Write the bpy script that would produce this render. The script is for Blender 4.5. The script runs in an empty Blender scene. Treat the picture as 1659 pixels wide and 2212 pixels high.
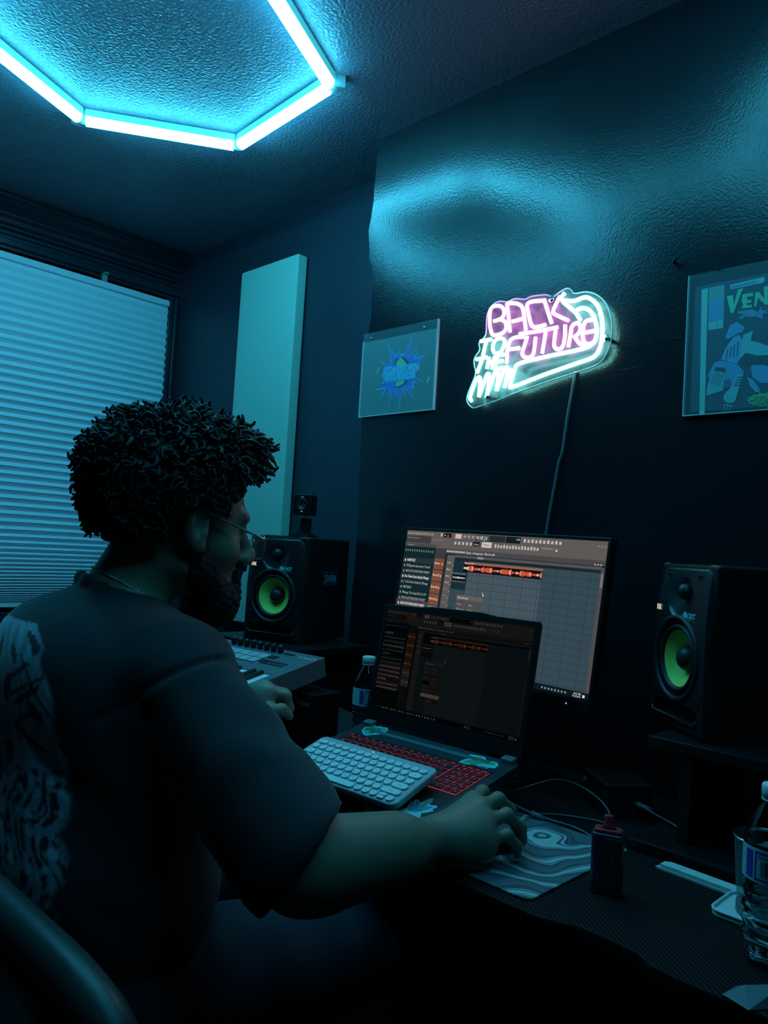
import bpy, math, random
import numpy as np
from mathutils import Vector, Matrix
random.seed(7); RNG = np.random.RandomState(7)
S = bpy.context.scene
COL = bpy.context.collection
PI = math.pi
R = math.radians

# ------------------------------------------------------------------ camera, world, exposure
CAM_Z = 1.20
YAW, PITCH, ROLL, FPX = 0.776, 0.0448, 0.0612, 1670.0
def cam_axes():
    f = Vector((-math.sin(YAW)*math.cos(PITCH), math.cos(YAW)*math.cos(PITCH), math.sin(PITCH)))
    r0 = Vector((math.cos(YAW), math.sin(YAW), 0)); u0 = r0.cross(f)
    r = r0*math.cos(ROLL)+u0*math.sin(ROLL); u = -r0*math.sin(ROLL)+u0*math.cos(ROLL)
    return r, u, f
cr, cu_, cf = cam_axes()
cam = bpy.data.cameras.new('camera'); camo = bpy.data.objects.new('camera', cam); COL.objects.link(camo)
camo.matrix_world = Matrix(((cr.x, cu_.x, -cf.x, 0), (cr.y, cu_.y, -cf.y, 0), (cr.z, cu_.z, -cf.z, CAM_Z), (0, 0, 0, 1)))
cam.sensor_fit = 'HORIZONTAL'; cam.sensor_width = 36.0; cam.lens = 36.0*FPX/1659.0; cam.clip_start = 0.02
S.camera = camo
S.view_settings.view_transform = 'Standard'; S.view_settings.look = 'None'
S.view_settings.gamma = 1.0; S.view_settings.use_curve_mapping = False
S.view_settings.exposure = 0.0
w = bpy.data.worlds.new('world'); S.world = w; w.use_nodes = True
w.node_tree.nodes['Background'].inputs[0].default_value = (0.0035, 0.0085, 0.0065, 1)
w.node_tree.nodes['Background'].inputs[1].default_value = 0.35
LAMP_COLOR = (0.055, 0.66, 1.0)
LAMP_POWER = 44.0
NEON_CYAN = (2.8, 10.0, 9.0); NEON_PINK = (8.5, 2.4, 7.5)
try:
    S.cycles.use_denoising = True
    S.cycles.max_bounces = 8; S.cycles.transmission_bounces = 8; S.cycles.transparent_max_bounces = 8
    S.cycles.sample_clamp_indirect = 4.0
except Exception: pass

def unproject_wall(px, py, y):
    """a point of the photo on the wall plane y"""
    d = cf + cr*((px-829.5)/FPX) - cu_*((py-1106)/FPX)
    return Vector((d.x*y/d.y, y, CAM_Z+d.z*y/d.y))

# ------------------------------------------------------------------ materials
def srgb(r, g, b):
    f = lambda c: (c/255/12.92) if c/255 <= .04045 else ((c/255+.055)/1.055)**2.4
    return (f(r), f(g), f(b))
def mat(name, col=(.5, .5, .5), rough=.5, metal=0, spec=.5, emit=None, estr=0, bump=None, trans=0, ior=1.45, coat=0, alpha=1, attr=False, sheen=0):
    m = bpy.data.materials.new(name); m.use_nodes = True; nt = m.node_tree
    b = nt.nodes['Principled BSDF']
    b.inputs['Base Color'].default_value = (*col, 1); b.inputs['Roughness'].default_value = rough
    b.inputs['Metallic'].default_value = metal; b.inputs['Specular IOR Level'].default_value = spec
    b.inputs['Transmission Weight'].default_value = trans; b.inputs['IOR'].default_value = ior
    b.inputs['Coat Weight'].default_value = coat; b.inputs['Alpha'].default_value = alpha
    b.inputs['Sheen Weight'].default_value = sheen
    if emit: b.inputs['Emission Color'].default_value = (*emit, 1); b.inputs['Emission Strength'].default_value = estr
    if attr:
        a = nt.nodes.new('ShaderNodeAttribute'); a.attribute_name = 'col'
        nt.links.new(a.outputs['Color'], b.inputs['Base Color'])
    if bump:
        scale, strength, dist = bump[:3]; detail = bump[3] if len(bump) > 3 else 3
        tc = nt.nodes.new('ShaderNodeTexCoord'); n = nt.nodes.new('ShaderNodeTexNoise')
        n.inputs['Scale'].default_value = scale; n.inputs['Detail'].default_value = detail
        bp = nt.nodes.new('ShaderNodeBump'); bp.inputs['Strength'].default_value = strength; bp.inputs['Distance'].default_value = dist
        nt.links.new(tc.outputs['Object'], n.inputs['Vector']); nt.links.new(n.outputs['Fac'], bp.inputs['Height'])
        nt.links.new(bp.outputs['Normal'], b.inputs['Normal'])
    return m
def emat(name, col=None, s=1.0):
    m = bpy.data.materials.new(name); m.use_nodes = True; nt = m.node_tree; nt.nodes.clear()
    o = nt.nodes.new('ShaderNodeOutputMaterial'); e = nt.nodes.new('ShaderNodeEmission')
    e.inputs['Strength'].default_value = s
    if col is None:
        a = nt.nodes.new('ShaderNodeAttribute'); a.attribute_name = 'col'; nt.links.new(a.outputs['Color'], e.inputs['Color'])
    else: e.inputs['Color'].default_value = (*col, 1)
    nt.links.new(e.outputs[0], o.inputs[0]); return m

M = {}
def wall_paint(name, rough, base, big, fine, fsc=150, var=.04):
    """old glossy paint over uneven plaster: two scales of relief, roughness varies in patches"""
    m = mat(name, base, rough); nt = m.node_tree; b = nt.nodes['Principled BSDF']
    tc = nt.nodes.new('ShaderNodeTexCoord')
    n1 = nt.nodes.new('ShaderNodeTexNoise'); n1.inputs['Scale'].default_value = 7; n1.inputs['Detail'].default_value = 4
    n2 = nt.nodes.new('ShaderNodeTexNoise'); n2.inputs['Scale'].default_value = fsc; n2.inputs['Detail'].default_value = 2
    b1 = nt.nodes.new('ShaderNodeBump'); b1.inputs['Strength'].default_value = 1; b1.inputs['Distance'].default_value = big
    b2 = nt.nodes.new('ShaderNodeBump'); b2.inputs['Strength'].default_value = 1; b2.inputs['Distance'].default_value = fine
    for n in (n1, n2): nt.links.new(tc.outputs['Object'], n.inputs['Vector'])
    nt.links.new(n1.outputs['Fac'], b1.inputs['Height']); nt.links.new(n2.outputs['Fac'], b2.inputs['Height'])
    nt.links.new(b1.outputs['Normal'], b2.inputs['Normal']); nt.links.new(b2.outputs['Normal'], b.inputs['Normal'])
    n3 = nt.nodes.new('ShaderNodeTexNoise'); n3.inputs['Scale'].default_value = 3.5; n3.inputs['Detail'].default_value = 5
    mr = nt.nodes.new('ShaderNodeMapRange'); mr.inputs['From Min'].default_value = .35; mr.inputs['From Max'].default_value = .65
    mr.inputs['To Min'].default_value = rough-var*.7; mr.inputs['To Max'].default_value = rough+var
    nt.links.new(tc.outputs['Object'], n3.inputs['Vector']); nt.links.new(n3.outputs['Fac'], mr.inputs['Value'])
    nt.links.new(mr.outputs[0], b.inputs['Roughness'])
    return m
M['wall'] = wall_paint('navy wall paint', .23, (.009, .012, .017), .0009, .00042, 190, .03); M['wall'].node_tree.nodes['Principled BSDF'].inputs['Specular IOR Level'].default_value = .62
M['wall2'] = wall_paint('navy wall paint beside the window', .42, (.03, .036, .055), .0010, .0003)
M['ceiling'] = wall_paint('dark stippled ceiling paint', .30, (.16, .17, .22), .0015, .0030, 120)
M['floor'] = mat('dark carpet', (.01, .01, .012), .95, bump=(300, .6, .004))
M['trim'] = mat('black gloss trim paint', (.02, .028, .04), .25, bump=(25, .4, .002))
M['blind'] = mat('pleated shade fabric', (.84, .84, .90), .8, bump=(400, .15, .0005))
M['panel'] = mat('acoustic panel fabric', (.40, .58, .50), .9, bump=(700, .2, .0006))
M['lampbody'] = mat('frosted light-guiding lamp housing', (.8, .85, .85), .35, emit=(.01, .40, .46), estr=.75)
M['tube'] = emat('cyan tube light', LAMP_COLOR, LAMP_POWER); M['tube2'] = emat('cyan tube light, dimmer set', LAMP_COLOR, LAMP_POWER*.5)
M['clearplastic'] = mat('clear connector plastic', (.6, .8, .8), .2, trans=.6)
M['black'] = mat('black plastic', (.007, .0075, .009), .38)
M['blackmat'] = mat('black matte', (.007, .007, .008), .7)
M['spkvinyl'] = mat('black speaker vinyl', (.010, .011, .013), .42, bump=(900, .1, .0004))
M['spkbaf'] = mat('black speaker baffle', (.012, .013, .016), .30, spec=.6)
M['rubber'] = mat('black rubber', (.014, .015, .018), .5)
M['cone'] = mat('yellow woven woofer cone', (.60, .74, .13), .55, bump=(500, .3, .0004))
M['dome'] = mat('soft black dome', (.016, .017, .02), .42)
M['desk'] = None
M['metal'] = mat('dark metal', (.02, .02, .023), .38, metal=.6)
M['chrome'] = mat('bright wire metal', (.75, .75, .75), .22, metal=1)
M['attr'] = mat('printed plastic', rough=.45, attr=True)
M['attrpaper'] = mat('printed paper', rough=.6, attr=True)
M['attrgloss'] = mat('vinyl sticker print', rough=.3, attr=True)
M['screen'] = emat('lit screen', None, 1.0)
M['redglow'] = emat('red key backlight', (1.0, .06, .15), .62)
M['logoled'] = emat('lit logo', (1.0, .93, .72), .75)
M['blueled'] = emat('blue led', (.1, .45, 1.0), 1.2)
M['neonc'] = emat('cyan neon tube', NEON_CYAN, 1.0)
M['neonp'] = emat('pink neon tube', NEON_PINK, 1.0)
M['acrylic'] = mat('clear acrylic', (.75, .85, .9), .12, trans=0, alpha=.055)
M['acredge'] = mat('polished acrylic edge', (.75, .85, .9), .25, alpha=.75)
M['sleeve'] = mat('clear acrylic sleeve', (.65, .75, .8), .15, alpha=.07)
M['white'] = mat('white plastic', (.72, .74, .74), .45)
M['whitekey'] = mat('white key plastic', (.8, .82, .82), .4)
M['greyplastic'] = mat('pale grey keyboard plastic', (.42, .43, .45), .5)
M['ctrl'] = mat('slate controller plastic', (.13, .14, .16), .45)
M['lapbase'] = mat('dark laptop aluminium', (.045, .05, .06), .4, metal=.3, bump=(600, .05, .0003))
M['keycap'] = mat('black keycap', (.012, .012, .014), .5)
M['glass'] = mat('clear bottle plastic', (.97, .99, 1), .02, trans=1, ior=1.33)
M['water'] = mat('bottle water', (.9, .97, 1), .02, trans=1, ior=1.33)
M['lens'] = mat('eyeglass lens', (.9, .95, 1), .03, trans=0, alpha=.18, spec=.9)
M['vapebody'] = mat('dark navy gloss vape', (.06, .065, .11), .28, metal=.4)
M['vapeface'] = mat('matte vape side plate', (.035, .037, .045), .5)
M['vapered'] = mat('translucent red plastic', (.75, .06, .08), .25, trans=.3)
M['paper'] = mat('white paper', (.75, .78, .76), .7)
M['skin'] = mat('brown skin', (.26, .20, .145), .48, bump=(260, .25, .0012))
M['hair'] = mat('black hair', (.034, .034, .036), .7)
M['beard'] = mat('black beard hair', (.010, .010, .011), .8)
M['shorts'] = mat('dark shorts cloth', (.03, .032, .05), .9, bump=(300, .3, .001))
M['chair'] = mat('black chair leather', (.03, .033, .035), .42, bump=(120, .3, .001))
M['cable'] = mat('grey cable jacket', (.14, .15, .16), .4)
M['gold'] = mat('silver chain metal', (.85, .85, .7), .2, metal=1)

# ------------------------------------------------------------------ mesh builder
class MB:
    def __init__(self): self.v = []; self.f = []; self.c = []; self.mi = []; self.sm = []
    def add(self, vs, fs, col=(1, 1, 1), mi=0, mtx=None, smooth=False):
        o = len(self.v)
        if mtx is not None: vs = [mtx @ Vector(p) for p in vs]
        self.v += [tuple(p) for p in vs]
        for f in fs: self.f.append([i+o for i in f]); self.c.append(col); self.mi.append(mi); self.sm.append(smooth)
        return self
    def box(self, x0, x1, y0, y1, z0, z1, **k):
        vs = [(x, y, z) for z in (z0, z1) for y in (y0, y1) for x in (x0, x1)]
        return self.add(vs, [(0, 2, 3, 1), (4, 5, 7, 6), (0, 1, 5, 4), (2, 6, 7, 3), (0, 4, 6, 2), (1, 3, 7, 5)], **k)
    def rect(self, x0, y0, x1, y1, z, **k):
        return self.add([(x0, y0, z), (x1, y0, z), (x1, y1, z), (x0, y1, z)], [(0, 1, 2, 3)], **k)
    def poly(self, pts, z=0, **k):
        return self.add([(p[0], p[1], z) for p in pts], [tuple(range(len(pts)))], **k)
    def lathe(self, prof, n=32, cap=True, sq=1.0, **k):
        vs = []; fs = []
        for (r, z) in prof:
            for i in range(n):
                a = 2*PI*i/n; vs.append((r*math.cos(a), r*math.sin(a)*sq, z))
        for j in range(len(prof)-1):
            for i in range(n):
                fs.append((j*n+i, j*n+(i+1) % n, (j+1)*n+(i+1) % n, (j+1)*n+i))
        if cap: fs.append(tuple(range(n))[::-1]); fs.append(tuple((len(prof)-1)*n+i for i in range(n)))
        k.setdefault('smooth', True)
        return self.add(vs, fs, **k)
    def tube(self, pts, r, n=8, closed=False, cap=True, **k):
        pts = [Vector(p) for p in pts]; N = len(pts); rs = r if isinstance(r, (list, tuple)) else [r]*N
        vs = []; fs = []; up = Vector((0, 0, 1)); prev = None
        for i, p in enumerate(pts):
            if closed: t = (pts[(i+1) % N]-pts[i-1])
            else: t = pts[min(i+1, N-1)]-pts[max(i-1, 0)]
            t = t.normalized() if t.length > 1e-9 else Vector((1, 0, 0))
            a = prev if prev is not None else (Vector((0, 0, 1)) if abs(t.z) < .9 else Vector((1, 0, 0)))
            a = (a-t*a.dot(t)); a = a.normalized() if a.length > 1e-6 else t.orthogonal().normalized()
            prev = a; b = t.cross(a)
            for j in range(n):
                th = 2*PI*j/n; q = p+(a*math.cos(th)+b*math.sin(th))*rs[i]; vs.append(q)
        m = N if closed else N-1
        for i in range(m):
            for j in range(n):
                i2 = (i+1) % N
                fs.append((i*n+j, i*n+(j+1) % n, i2*n+(j+1) % n, i2*n+j))
        if cap and not closed: fs.append(tuple(range(n))[::-1]); fs.append(tuple((N-1)*n+j for j in range(n)))
        k.setdefault('smooth', True)
        return self.add(vs, fs, **k)
    def prism(self, pts, z0, z1, **k):
        n = len(pts); vs = [(p[0], p[1], z0) for p in pts]+[(p[0], p[1], z1) for p in pts]
        fs = [tuple(range(n))[::-1], tuple(range(n, 2*n))]+[(i, (i+1) % n, n+(i+1) % n, n+i) for i in range(n)]
        return self.add(vs, fs, **k)
    def text(self, s, x, y, size, z=0, shear=0, col=(1, 1, 1), mi=0, rot=0, width=None, align='LEFT', bold=0, extr=0, res=2):
        vs, fs, wd = text_geo(s, shear, bold, res)
        sx = size if width is None else width/max(wd, 1e-6)
        off = {'LEFT': 0, 'CENTER': -wd*sx/2, 'RIGHT': -wd*sx}[align]
        c, sn = math.cos(rot), math.sin(rot); out = []
        for p in vs:
            a = p[0]*sx+off; b = p[1]*size
            out.append((x+a*c-b*sn, y+a*sn+b*c, z))
        return self.add(out, fs, col=col, mi=mi)
    def build(self, name, mats, parent=None, bevel=0, seg=2, mtx=None, sub=0, smooth=None, recalc=False):
        me = bpy.data.meshes.new(name); me.from_pydata(self.v, [], self.f)
        for m in (mats if isinstance(mats, (list, tuple)) else [mats]): me.materials.append(m)
        me.polygons.foreach_set('material_index', self.mi)
        me.polygons.foreach_set('use_smooth', self.sm if smooth is None else [smooth]*len(self.f))
        if any(c != (1, 1, 1) for c in self.c):
            at = me.color_attributes.new('col', 'FLOAT_COLOR', 'CORNER'); buf = []
            for f, c in zip(self.f, self.c): buf += [*c, 1.0]*len(f)
            at.data.foreach_set('color', buf)
        me.update()
        if recalc:
            import bmesh
            bm = bmesh.new(); bm.from_mesh(me); bmesh.ops.recalc_face_normals(bm, faces=bm.faces); bm.to_mesh(me); bm.free()
        o = bpy.data.objects.new(name, me); COL.objects.link(o)
        if parent is not None: o.parent = parent
        if mtx is not None: o.matrix_local = mtx
        if bevel:
            bv = o.modifiers.new('bevel', 'BEVEL'); bv.width = bevel; bv.segments = seg; bv.limit_method = 'ANGLE'; bv.angle_limit = R(40)
            bv.harden_normals = False
        if sub:
            ss = o.modifiers.new('sub', 'SUBSURF'); ss.levels = sub; ss.render_levels = sub
        return o
_tc = {}
def text_geo(s, shear=0, bold=0, res=2):
    k = (s, shear, bold, res)
    if k in _tc: return _tc[k]
    cu = bpy.data.curves.new('t', 'FONT'); cu.body = s; cu.size = 1.0; cu.shear = shear; cu.offset = bold; cu.resolution_u = res
    ob = bpy.data.objects.new('t', cu); me = ob.to_mesh()
    vs = [tuple(v.co) for v in me.vertices]; fs = [tuple(p.vertices) for p in me.polygons]
    ob.to_mesh_clear(); bpy.data.objects.remove(ob); bpy.data.curves.remove(cu)
    wd = max([v[0] for v in vs], default=1)
    _tc[k] = (vs, fs, wd); return _tc[k]
def tag(o, label=None, cat=None, group=None, kind=None):
    if label: o['label'] = label
    if cat: o['category'] = cat
    if group: o['group'] = group
    if kind: o['kind'] = kind
    return o
def struct(o): o['kind'] = 'structure'; return o
def empty(name, loc=(0, 0, 0), rot=None, label=None, cat=None, group=None, mtx=None):
    o = bpy.data.objects.new(name, None); COL.objects.link(o); o.empty_display_size = .05
    if mtx is not None: o.matrix_world = mtx
    else:
        o.location = loc
        if rot: o.rotation_euler = rot
    return tag(o, label, cat, group)
def rrect(x0, y0, x1, y1, r, n=5):
    pts = []
    for cx, cy, a0 in ((x1-r, y1-r, 0), (x0+r, y1-r, 90), (x0+r, y0+r, 180), (x1-r, y0+r, 270)):
        for i in range(n+1):
            a = R(a0+90*i/n); pts.append((cx+r*math.cos(a), cy+r*math.sin(a)))
    return pts
def smooth_path(pts, n=6, closed=False):
    P = [Vector(p) for p in pts]; N = len(P); out = []
    for i in range(N if closed else N-1):
        p0 = P[(i-1) % N] if (closed or i > 0) else P[0]; p1 = P[i]; p2 = P[(i+1) % N]
        p3 = P[(i+2) % N] if (closed or i+2 < N) else P[N-1]
        for j in range(n):
            t = j/n
            out.append(.5*((2*p1)+(p2-p0)*t+(2*p0-5*p1+4*p2-p3)*t*t+(3*p1-p0-3*p2+p3)*t**3))
    if not closed: out.append(P[-1])
    return out

# ------------------------------------------------------------------ room
YB, YR, XL, XC, ZC = 1.536, 1.709, -3.024, -1.612, 2.40
struct(MB().box(-3.4, 1.9, -1.6, 2.0, -.06, 0).build('floor', M['floor']))
struct(MB().box(-3.2, 1.9, -1.6, 2.0, ZC, ZC+.08).build('ceiling', M['ceiling']))
# back wall: the nearer stretch behind the desk, with a worn vertical edge where it steps back
bw = MB(); edge = []
for i in range(81):
    z = ZC*i/80
    x = XC-.004*math.sin(z*9)-.006*RNG.rand()
    if 2.02 < z < 2.36: x += .0-.020*math.exp(-((z-2.12)/.10)**2)-.010*RNG.rand()
    edge.append((x, z))
vs = [(x, YB, z) for x, z in edge]+[(1.75, YB, z) for x, z in edge]+[(x-.004, YB+.02, z) for x, z in edge]+[(x-.004, YR+.1, z) for x, z in edge]
n = 81; fs = []
for i in range(80):
    fs += [(i, n+i, n+i+1, i+1), (2*n+i, i, i+1, 2*n+i+1), (3*n+i, 2*n+i, 2*n+i+1, 3*n+i+1)]
bw.add(vs, fs); bw.box(1.74, 1.76, YB, YR+.1, 0, ZC)
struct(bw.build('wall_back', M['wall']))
struct(MB().box(XL-.2, XC+.05, YR, YR+.08, 0, ZC).build('wall_alcove', M['wall2']))
# left wall with a window opening
WY0, WY1, WZ0, WZ1 = -.25, 1.655, .88, 2.215
lw = MB()
lw.box(XL-.12, XL, -1.6, WY0, 0, ZC); lw.box(XL-.12, XL, WY1, YR+.08, 0, ZC)
lw.box(XL-.12, XL, WY0, WY1, 0, WZ0); lw.box(XL-.12, XL, WY0, WY1, WZ1, ZC)
struct(lw.build('wall_left', M['wall2']))
struct(MB().box(1.75, 1.83, -1.6, YB, 0, ZC).build('wall_right', M['wall2']))
# crown moulding: stepped bands under the ceiling on the left wall
def crown(prof, axis, a0, a1, name):
    b = MB(); n = len(prof)
    if axis == 'y': vs = [(XL+p[0], a, ZC-p[1]) for a in (a0, a1) for p in prof]
    else: vs = [(a, YR-p[0], ZC-p[1]) for a in (a0, a1) for p in prof]
    fs = [(i, i+1, n+i+1, n+i) for i in range(n-1)]
    b.add(vs, fs); return b.build(name, M['trim'], recalc=False)
prof = [(.10, 0), (.10, .008), (.088, .012), (.088, .02), (.075, .026), (.066, .04), (.048, .058), (.044, .062), (.044, .07), (.03, .078), (.024, .092), (.012, .1), (.012, .108), (0, .112)]
struct(crown(prof, 'y', -1.6, YR, 'trim_1'))
hp = [(.0, .118), (.024, .12), (.03, .126), (.03, .135), (.022, .14), (.022, .15), (.028, .155), (.028, .172), (.018, .178), (.018, .187), (0, .19)]
struct(crown(hp, 'y', -1.6, YR, 'trim_2'))
# window casing on the corner side
cs = MB()
for (y0, y1, d) in ((1.655, 1.664, .014), (1.664, 1.682, .022), (1.682, 1.690, .012), (1.690, 1.704, .026)):
    cs.box(XL-.02, XL+d, y0, y1, .80, 2.215)
struct(cs.build('trim_3', M['trim'], bevel=.002))
struct(MB().box(XL-.02, XL+.05, WY0-.05, 1.70, .845, .875).build('trim_4', M['trim'], bevel=.004))
win = MB()
win.box(XL-.11, XL-.07, WY0, WY0+.05, WZ0, WZ1).box(XL-.11, XL-.07, WY1-.05, WY1, WZ0, WZ1).box(XL-.11, XL-.07, WY0, WY1, WZ0, WZ0+.05).box(XL-.11, XL-.07, WY0, WY1, WZ1-.05, WZ1).box(XL-.11, XL-.07, WY0, WY1, 1.53, 1.57)
win.box(XL-.095, XL-.09, WY0, WY1, WZ0, WZ1)
struct(win.build('window_1', M['black']))
# pleated window shade
sh = empty('window_shade', (XL+.03, .7, 2.19), label='white pleated window shade lowered over the window on the left wall', cat='window shade')
YS0, YS1 = -.2-.7, 1.648-.7
MB().box(-.012, .024, YS0, YS1, -.026, .0).build('headrail', M['blind'], sh, bevel=.004)
z = -.03; pl = [(.012, -.026)]; k = 0
H0 = 1.27
while z > -H0:
    t = -z/H0; pitch = .034-.007*t if t < .78 else .0285-.022*((t-.78)/.22)**.8
    dep = .005+.014*min(1, t*2.6)
    pl.append((.010, z)); z -= pitch*.52; pl.append((.010+dep, z)); z -= pitch*.48
pl.append((.010, z)); b = MB(); n = len(pl)
ysg = [YS0+(YS1-YS0)*i/24 for i in range(25)]
vs = []
for j, yy in enumerate(ysg):
    for (px_, pz) in pl:
        sag = .0015*math.sin(yy*5+pz*7)
        vs.append((px_+sag*.5, yy, pz+sag))
fs = [(j*n+i, j*n+i+1, (j+1)*n+i+1, (j+1)*n+i) for j in range(24) for i in range(n-1)]
b.add(vs, fs); pm = b.build('pleated_fabric', M['blind'], sh)
sd = pm.modifiers.new('thick', 'SOLIDIFY'); sd.thickness = .0008
MB().box(-.004, .022, YS0, YS1, z-.022, z).build('bottom_rail', M['blind'], sh, bevel=.003)
# little clear bracket clip on top of the shade
br = MB(); br.box(-.006, .012, -.010, .010, 0, .030).box(-.006, .026, -.010, .010, .030, .036)
tag(br.build('shade_bracket', M['clearplastic'], bevel=.002, mtx=Matrix.Translation((XL+.036, 1.36, 2.19))), 'small clear plastic bracket on top of the window shade', 'bracket')
# ------------------------------------------------------------------ acoustic panel
pn = empty('acoustic_panel', (-2.30, YR, .895), label='tall narrow pale fabric acoustic panel standing on the alcove wall beside the window', cat='acoustic panel')
MB().box(-.167, .174, -.05, -.006, 0, 1.315).build('fabric_cover', M['panel'], pn, bevel=.006, seg=3)
MB().box(-.160, .167, -.006, 0, .01, 1.305).build('backing_frame', M['blackmat'], pn)

# ------------------------------------------------------------------ hexagon lights
def hexpts(cx, cy, r, a0): return [Vector((cx+r*math.cos(a0-k*PI/3), cy+r*math.sin(a0-k*PI/3), ZC)) for k in range(6)]
HA = -3.2; HX, HY, HR = -1.457*1.2, .7237*1.2, .3718*1.2
h1 = hexpts(HX, HY, HR, HA)
def tube_part(root, a, b, mt_='tube'):
    o = root.location; d = (b-a).normalized(); a = a+d*.012; b = b-d*.012
    n = d.cross(Vector((0, 0, 1))).normalized()
    L = (b-a).length; mt = Matrix(((d.x, n.x, 0, a.x-o.x), (d.y, n.y, 0, a.y-o.y), (0, 0, 1, 0), (0, 0, 0, 1)))
    hb = MB()
    hb.prism([(-.016, 0), (.016, 0), (.016, -.022), (-.016, -.022)], 0, L)
    # prism is along z; turn it along the tube
    hb.v = [(p[2], p[0], p[1]) for p in hb.v]
    ho = hb.build('housing', M['lampbody'], root, mtx=mt, bevel=.002)
    tb = MB(); pr = [(.0155*math.cos(t), -.0285-.015*math.sin(t)) for t in [PI*i/8 for i in range(9)]]
    tb.prism([(-.0155, -.0222)]+[(-p[0], p[1]) for p in pr]+[(.0155, -.0222)], .002, L-.002)
    tb.v = [(p[2], p[0], p[1]) for p in tb.v]
    tb.build('diffuser', M[mt_], root, mtx=mt)
def conn_part(root, p):
    q = p-root.location
    c = MB(); c.lathe([(.017, -.034), (.019, -.03), (.019, 0)], n=12)
    c.build('connector', M['clearplastic'], root, mtx=Matrix.Translation((q.x, q.y, 0)))
def stub(root, p, ang):
    q = p-root.location
    c = MB(); L = .035
    for s in (-1, 1): c.box(.01, L, s*.0135-.0015, s*.0135+.0015, -.03, 0)
    c.box(L-.003, L, -.0135, .0135, -.03, 0); c.box(.01, L, -.0135, .0135, -.032, -.029)
    c.build('open_socket', M['clearplastic'], root, mtx=Matrix.Translation((q.x, q.y, 0)) @ Matrix.Rotation(ang, 4, 'Z'))
ctr = Vector((HX, HY, ZC))
L1 = empty('hexagon_light', ctr, label='glowing white-cyan hexagon tube light on the ceiling above the window side', cat='ceiling light')
for k in range(6): tube_part(L1, h1[k], h1[(k+1) % 6]); conn_part(L1, h1[k])
for k in (0, 2):
    d = h1[k]-ctr; stub(L1, h1[k], math.atan2(d.y, d.x))
dlk = (h1[3]-ctr).normalized(); e2 = h1[3]+dlk*HR; c2 = e2+dlk*HR
L2 = empty('hexagon_light', c2, label='second hexagon tube light on the ceiling above the desk, outside the picture on the right', cat='ceiling light')
h2 = hexpts(c2.x, c2.y, HR, HA)
for k in range(6): tube_part(L2, h2[k], h2[(k+1) % 6], 'tube2'); conn_part(L2, h2[k])
tube_part(L2, e2, h1[3]+dlk*.03, 'tube2')

# ------------------------------------------------------------------ wall posters and neon sign
def wall_frame(p0, p1, p2=None, y=YB):
    """local x along p0>p1 (horizontal), local y up, local z toward the room; origin p0"""
    a = unproject_wall(*p0, y); return a
WM = lambda x, z, off: Matrix(((1, 0, 0, x), (0, 0, -1, YB-off), (0, 1, 0, z), (0, 0, 0, 1)))   # local xy -> wall
# studio logo in an acrylic holder
px0, pz0 = -1.624, 1.572
def crop_pts(pts, ox, oy, sc, x0, z0, y=YB-.006):
    out = []
    for p in pts:
        q = unproject_wall(ox+p[0]/sc, oy+p[1]/sc, y); out.append((q.x-x0, q.z-z0))
    return out
s1 = empty('sign_holder', mtx=WM(px0, pz0, 0), label='small clear acrylic sign holder with a blue starburst studio logo print', cat='poster')
MB().box(0, .279, 0, .218, .001, .004, col=(.11, .17, .165)).build('print_sheet', M['attrpaper'], s1)
sp = [(570,540),(700,745),(705,680),(735,745),(757,640),(790,735),(797,685),(812,735),(822,680),(845,725),(985,430),(912,745),(935,725),(1085,570),(980,755),(1085,670),(1020,775),(1200,720),(1075,850),(1100,900),(1110,990),(1045,1020),(1030,1080),(1165,1170),(1010,1140),(1050,1190),(990,1175),(1000,1290),(925,1240),(1010,1465),(860,1270),(860,1375),(815,1290),(770,1600),(742,1310),(712,1412),(695,1310),(575,1615),(635,1310),(588,1390),(600,1280),(445,1475),(530,1280),(355,1310),(495,1220),(515,1195),(465,1185),(525,1130),(480,1060),(510,1000),(515,950),(548,922),(435,815),(632,892),(600,800),(645,825)]
spw = crop_pts(sp, 760, 670, 7.54, px0, pz0)
def fan(mb, pts, z, col, k=1.0, c=None):
    cx = sum(p[0] for p in pts)/len(pts); cy = sum(p[1] for p in pts)/len(pts)
    if c: cx, cy = c
    P = [(cx+(p[0]-cx)*k, cy+(p[1]-cy)*k) for p in pts]
    n = len(P); mb.add([(cx, cy, z)]+[(p[0], p[1], z) for p in P], [(0, 1+i, 1+(i+1) % n) for i in range(n)], col=col)
lg = MB(); cc = crop_pts([(780, 1010)], 760, 670, 7.54, px0, pz0)[0]
fan(lg, spw, .0045, (.10, .42, .55), 1.0, cc); fan(lg, spw, .0048, (.05, .13, .62), .90, cc)
ov = [(820+150*math.cos(t), 1010+245*math.sin(t)) for t in [2*PI*i/28 for i in range(28)]]
lg.poly(crop_pts([(700,830),(720,790),(770,800),(830,760),(860,770),(900,820),(925,830),(900,1180),(850,1220),(740,1265),(700,1250),(720,1100)][::-1], 760, 670, 7.54, px0, pz0), .0051, col=(.01, .02, .03))
lg.poly(crop_pts([(720,870),(740,820),(800,770),(830,800),(880,860),(860,1150),(830,1200),(740,1245),(710,1240),(730,1100)][::-1], 760, 670, 7.54, px0, pz0), .0054, col=(.16, .55, .22))
bd = crop_pts([(505,1050),(510,955),(1080,855),(1110,980),(1045,1010),(1040,1110),(560,1190),(530,1100)][::-1], 760, 670, 7.54, px0, pz0)
lg.poly(bd, .0057, col=(.04, .30, .62))
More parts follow.
